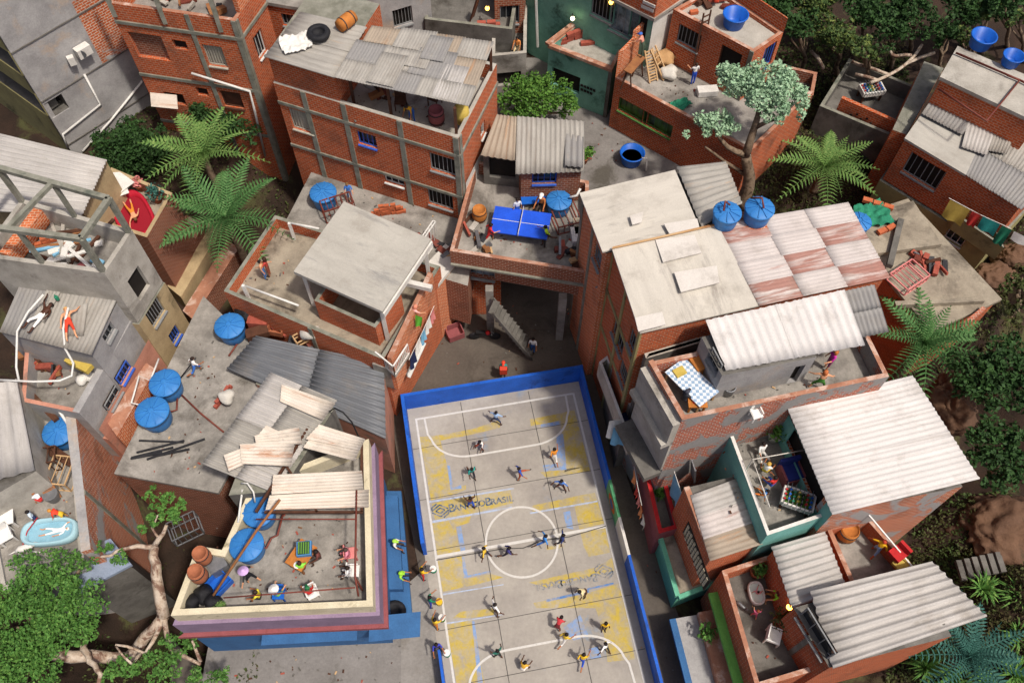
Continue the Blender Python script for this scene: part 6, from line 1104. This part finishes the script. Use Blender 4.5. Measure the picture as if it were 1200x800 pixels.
for lab,u,v,pose,rz,sh,bt,sk in [('player in pale blue with arms spread near the far goal line',581,497,'wide',-20,'9ab8dc','33405f',DK),('player in white crouching below the far goal arc',565,522,'squat',150,'e6e2dc','7a3326',DK),('player in teal running with his back to the left wall',553,558,'run',200,'2f9a90','2a2a33',DK),('bare chested player in blue shorts raising one arm by the blue lettering',552,594,'armsup',30,None,'2450b8',DK),('player in blue with an orange armband leaning near the faint joint line',609,560,'kick',-70,'2f4fa8','b5532f',MD),('player in orange and white on the blue patch at the right',649,540,'run',10,'d98a2f','e4e0da',MD),('player in blue with arms out on the right of the far half',657,573,'wide',160,'4a78c4','5a2f26',DK),('player in yellow at the left end of the centre circle',569,652,'turn',60,'d9b23a','2a2440',DK),('player in purple inside the left of the centre circle',594,651,'run',-90,'3c3a78','2a2433',DK),('player in bright blue on the right rim of the centre circle',637,638,'kick',100,'3f86cf','2f5fa8',DK),('player in dark blue just outside the right of the centre circle',657,637,'turn',250,'2f3c6f','2a2433',DK),('player in white with arms out in the lower left half',579,717,'wide',-60,'eceae6','4a3a30',DK),('player in dark green raising a hand at the near goal arc',583,769,'armsup',40,'2c6a5c','33332e',DK),('player in yellow kneeling near the bottom edge of the court',612,785,'squat',-30,'d9a83a','e6e2dc',DK),('player in white and yellow bending over the blue stripe',685,696,'bend',120,'e0cfa0','5a3b2a',DK),('player in red crouching left of the near goal arc',652,738,'bend',-30,'c23a40','6e2a2c',MD),('player in yellow with white shorts stepping on the near goal arc',660,752,'run',-50,'d9b43a','e4e0da',MD),('player in yellow shirt and bright blue shorts near the bottom of the court',681,776,'run',-20,'e0b428','2450c0',MD),('player in yellow seen from behind near the right sideline',707,738,'stand',180,'e6b422','4a3326',DK),('player in white and black inside the near goal arc',708,762,'turn',30,'ecebe8','22242a',DK)]: person(lab,u,v,.03,pose,rz,sh,bt,sk,group=G,s=.84)
m=MB(); c=P(661,566,.14)
m.lathe(c,[(0,-.11),(.06,-.09),(.11,0),(.06,.09),(0,.11)],12); solo(m,'football','plastic_white','small white football on the right of the far half','ball',c,smooth=True)
def drum(label,u,v,z,mat):
    c=P(u,v,z); t=thing('drum',label,'drum',c,'drums of the sideline band'); MB().lathe(c,[(.15,0),(.165,.02),(.165,.3),(.15,.32)],18).build('shell',mat,t,True); MB().lathe(c,[(.16,.3),(.16,.33),(0,.335)],18).build('drum_head','plastic_white' if mat!='cloth_yellow' else 'col_e2b020',t)
cm('e2b020')
for lab,u,v,rz,sh,bt,dl,du,dv,mt in [('drummer in yellow shirt and red trousers by the blue benches',496,677,-50,'e2b420','c22f2c','green drum with white head beside the drummer in red trousers',508,668,'cloth_green'),('drummer in green and blue leaning at the sideline',505,709,-60,'1f7a5a','2f3fa0','yellow drum at the sideline in front of the green drummer',515,706,'cloth_yellow'),('drummer in orange and yellow at the sideline',511,735,-30,'e0b830','c9792c','pale green drum in front of the orange and yellow drummer',518,725,'leaf_bush'),('drummer in violet blue at the lower end of the sideline',513,761,200,'3a3fa8','2a2f60','dark green drum in front of the violet blue drummer',524,766,'cloth_green')]: person(lab,u,v,.03,'drum',rz,sh,bt,MD,trousers=True,group='sideline drummers',s=.86); drum(dl,du,dv,.6,mt)
person('person in a lime cap sitting on the upper part of the blue benches',464,642,.62,'sit',-100,'e8e4d8','3a2f2a',MD,('cap','a6d84a'),True); person('person in lime and black sitting on the lower part of the blue benches',471,679,.12,'sit',-95,'9ad43a','23263a',MD,('cap','9ad43a'),True)
person('person in teal carrying a bright pack across the dark courtyard',590,440,.03,'stand',175,'2f8f8a','5a3f2a',DK,('cap','d8452c'),True); m=MB(); c=P(590,434,1.15); m.box(c,(.4,.25,.5)); solo(m,'backpack',cm('c8452f'),'red and blue pack on the back of the person in teal','backpack',c)
person('person in white shirt and jeans at the foot of the courtyard stairs',624,413,.03,'talk',170,'e6e4e0','2f5a9a',MD,trousers=True)
person('woman with pink hair leaning over the brick parapet with a green cloth',484,379,5.52,'lean',-62,'e8b0a8','7aa83f',LT,('long','d98a70')); t=cloth([P(487,369,6.8),P(495,372,6.8),P(494,383,6.1),P(486,381,6.1)],'col_5fb03a' if 'col_5fb03a' in MATS else cm('5fb03a'),'green_cloth'); tag(t,'bright green cloth held over the brick parapet','cloth')
person('man in blue jeans embracing a woman on the terrace beside the palm',312,326,5.6,'talk',-90,None,'4f7ab8',LT,trousers=True); person('woman in red embraced by the man in jeans beside the palm',317,323,5.6,'talk',90,'b8423a','8a4a3a',MD,('long','3a2418'))
person('child in blue standing by the rusty cage on the rear terrace',411,235,4.93,'talk',190,'3f74c4','6a8ac0',LT,('short','7a5a34'),s=.85)
person('table tennis player in red at the left end of the table',573,283,6.28,'run',-80,'c22f2c','b82a2a',LT); person('player in blue and white waiting behind the table tennis table',606,255,6.28,'stand',200,'d8dce4','3f68b8',MD); person('table tennis player in lime at the right end of the table',641,285,6.28,'run',90,'b6d62f','4a3326',DK)
person('bare chested man in a white cap sitting by the blue tank',634,247,6.28,'sit',160,None,'3a2f2a','b5703f',('cap','efece6'),s=1.05); t,c,R=table('low blue bench behind the sitting man in the white cap',628,240,6.28,(1.6,.5),.1,'tub_blue','tub_blue','bench','bench',.42)
person('man in yellow bending over the bar terrace parapet',484,141,10.43,'bend',150,'e0a82a','2f5fb0',MD,trousers=True); m=MB(); c=P(541,134,11.3); m.lathe(c,[(.3,-.5),(.4,0),(.35,.5),(.2,.55)],12); solo(m,'yellow_bundle','cloth_yellow','yellow cloth bundle hanging at the bar terrace corner post','cloth',c,smooth=True)
person('mason with a pink shirt and blue cap laying the orange brick wall',752,66,9.15,'lean',60,'d0907c','4a5a4a',LT,('cap','3f6fc4'),True); person('worker in white and bright blue carrying a load on the building site',811,99,7.75,'talk',20,'e8e6e2','2452c4',LT,('short','3a2a20'),True)
person('person in orange sitting in the small lit terrace',606,62,6.83,'sit',170,'d98a4a','c9b48a',MD); person('person in blue and red among the tools on the brick room roof',838,8,11.0,'squat',0,'2f6fc0','c2452c',MD,('cap','2f6fc0'))
person('diner in dark clothes sitting at the checked table',799,474,9.95,'sit',-45,'2a2c34','3a3a44',DK,('cap','3a3c48'),True)
person('woman in magenta standing by the tin shed door',967,432,9.95,'talk',100,'c22a9a','8a3f6a',LT,('long','c0703a')); person('woman in a green bikini top facing the shed door',956,456,9.95,'wide',-10,None,'4f8a3a',LT,('long','b8683a'),shoes=None)
person('man in white lounging at the top of the teal terrace',890,533,6.77,'sitfloor',200,'f0eeea','e6e2da',MD); person('child in white and yellow sitting near the teal parapet',893,556,6.77,'sit',-40,'efece4','e0c04a',MD,('short','c8a04a')); person('child in red and blue sitting near the teal parapet rail',902,572,6.77,'sit',30,'d0382f','3f5fc0',MD); person('child in blue sitting low against the teal parapet',893,581,6.77,'sitfloor',60,'4f86c8','d8742f',MD,s=.68)
person('woman in lime green sitting on the sunken terrace beside the baby tub',906,703,4.08,'sit',80,'9ae23a','9a6a34',LT,('long','5a2320')); person('small child in pink reaching to the baby tub',882,722,4.08,'armsup',0,'d86a8a','c85a7a',LT,('short','8a4a2a'),s=.62); person('baby sitting in the white baby tub',886,696,4.2,'sitfloor',-40,'e8a0a8','e8a0a8',LT,('short','3a2418'),s=.5)
person('man in yellow and blue leaning over the small brick terrace',1022,648,5.43,'turn',-60,'e8b41f','8fb0dc','b55a34',('short','b5452c'))
person('dark skinned sunbather in white shorts lying on the sheet roof',48,372,8.22,'lieback',-28,None,'f0eeea','4a2a1c',shoes=None,s=1.05); person('fair skinned sunbather in red trunks holding a green bottle on the sheet roof',84,382,8.22,'liefront',22,None,'d8452c','e0a47c',('short','d8a86a'),shoes=None,s=1.05); m=MB(); c=P(68,351,8.3); m.lathe(c,[(.07,0),(.09,.04),(.09,.25),(.03,.32),(.03,.4),(0,.4)],10); solo(m,'bottle','cloth_green','green bottle held by the fair skinned sunbather','bottle',c)
person('bather lying in the crimson inflatable pool',157,252,6.62,'liefront',-150,None,'d8862f','d89a74',('short','6a4a2a'),shoes=None)
person('worker in white shirt and blue shorts with a pole on the tank slab roof',232,437,4.13,'run',-60,'ece8e2','3f78d0',MD,('short','2a1c16'))
pipe('dark broom pole beside the worker on the tank slab roof',[(212,442,4.3),(229,420,5.4)],.035,'metal_dark','pole')
person('kneeling child in white and blue by the cooking pot',52,588,4.22,'squat',60,'e6ebf0','d83a3a',MD,('short','a5643a'),s=.8); person('child holding a red leash next to the white dog',47,611,4.22,'stand',120,'cfe0ee','3a4a7a',DK,s=.8); person('child in red and yellow behind the bathtub',80,608,4.22,'bend',90,'e0452c','e8c03a',LT,('short','c98a3a'),s=.8); person('bather lying in the pale blue bathtub',66,622,4.45,'lieback',-80,'f0eeea','f0eeea',LT,('short','efece6'),shoes=None,s=.75); pipe('thin red leash from the child to the white dog',[(44,606,5),(32,622,4.7),(26,640,4.5)],.025,'paint_red','leash')
Gp='guests of the party on the terrace'
for lab,u,v,pose,rz,sh,bt,sk,h in [('woman in a black dress and lilac hat dancing on the party terrace',297,680,'turn',60,'22262a','1c1f24',LT,('hat','c9a8d8')),('person in yellow sitting at the front parapet of the party terrace',308,702,'sit',80,'e0cf3a','3a3a3a',MD,('short','3a2a20')),('person in blue and green sitting in a ring chair by the front parapet',327,700,'sit',-20,'3f86c8','8fc85a',LT,('hat','efece6')),('person in a red shirt sitting by the front parapet',367,699,'sit',30,'d0342f','efe8e4',MD,('cap','2f7a4a')),('woman in pink sitting by the court side rail',411,653,'sit',100,'e08a9a','d87a8a',LT,('short','4a3a34')),('person in white sitting beside the woman in pink',413,674,'sit',90,'efece8','efece8',DK,('short','2a1c16')),('person in lime sitting at the orange party table',357,670,'sit',10,'8fe04a','6a3a2a',MD,('short','3a2418')),('person in brown at the far side of the orange party table',377,655,'sit',110,'6a3a34','4a3a34',DK,('short','1d1512'))]: person(lab,u,v,5.78,pose,rz,sh,bt,sk,h,group=Gp)
for lab,u,v,z,rz,mat in [('blue chair of the person by the front parapet',329,698,5.78,0,'tub_blue'),('white chair of the person in the red shirt',368,697,5.78,.5,'plastic_white'),('pink chair of the woman by the court side rail',413,651,5.78,1.7,'cloth_pink'),('white round chair of the person in white',416,672,5.78,1.6,'plastic_white')]: chair(lab,u,v,z,rz,mat,'chairs of the party terrace',.95)
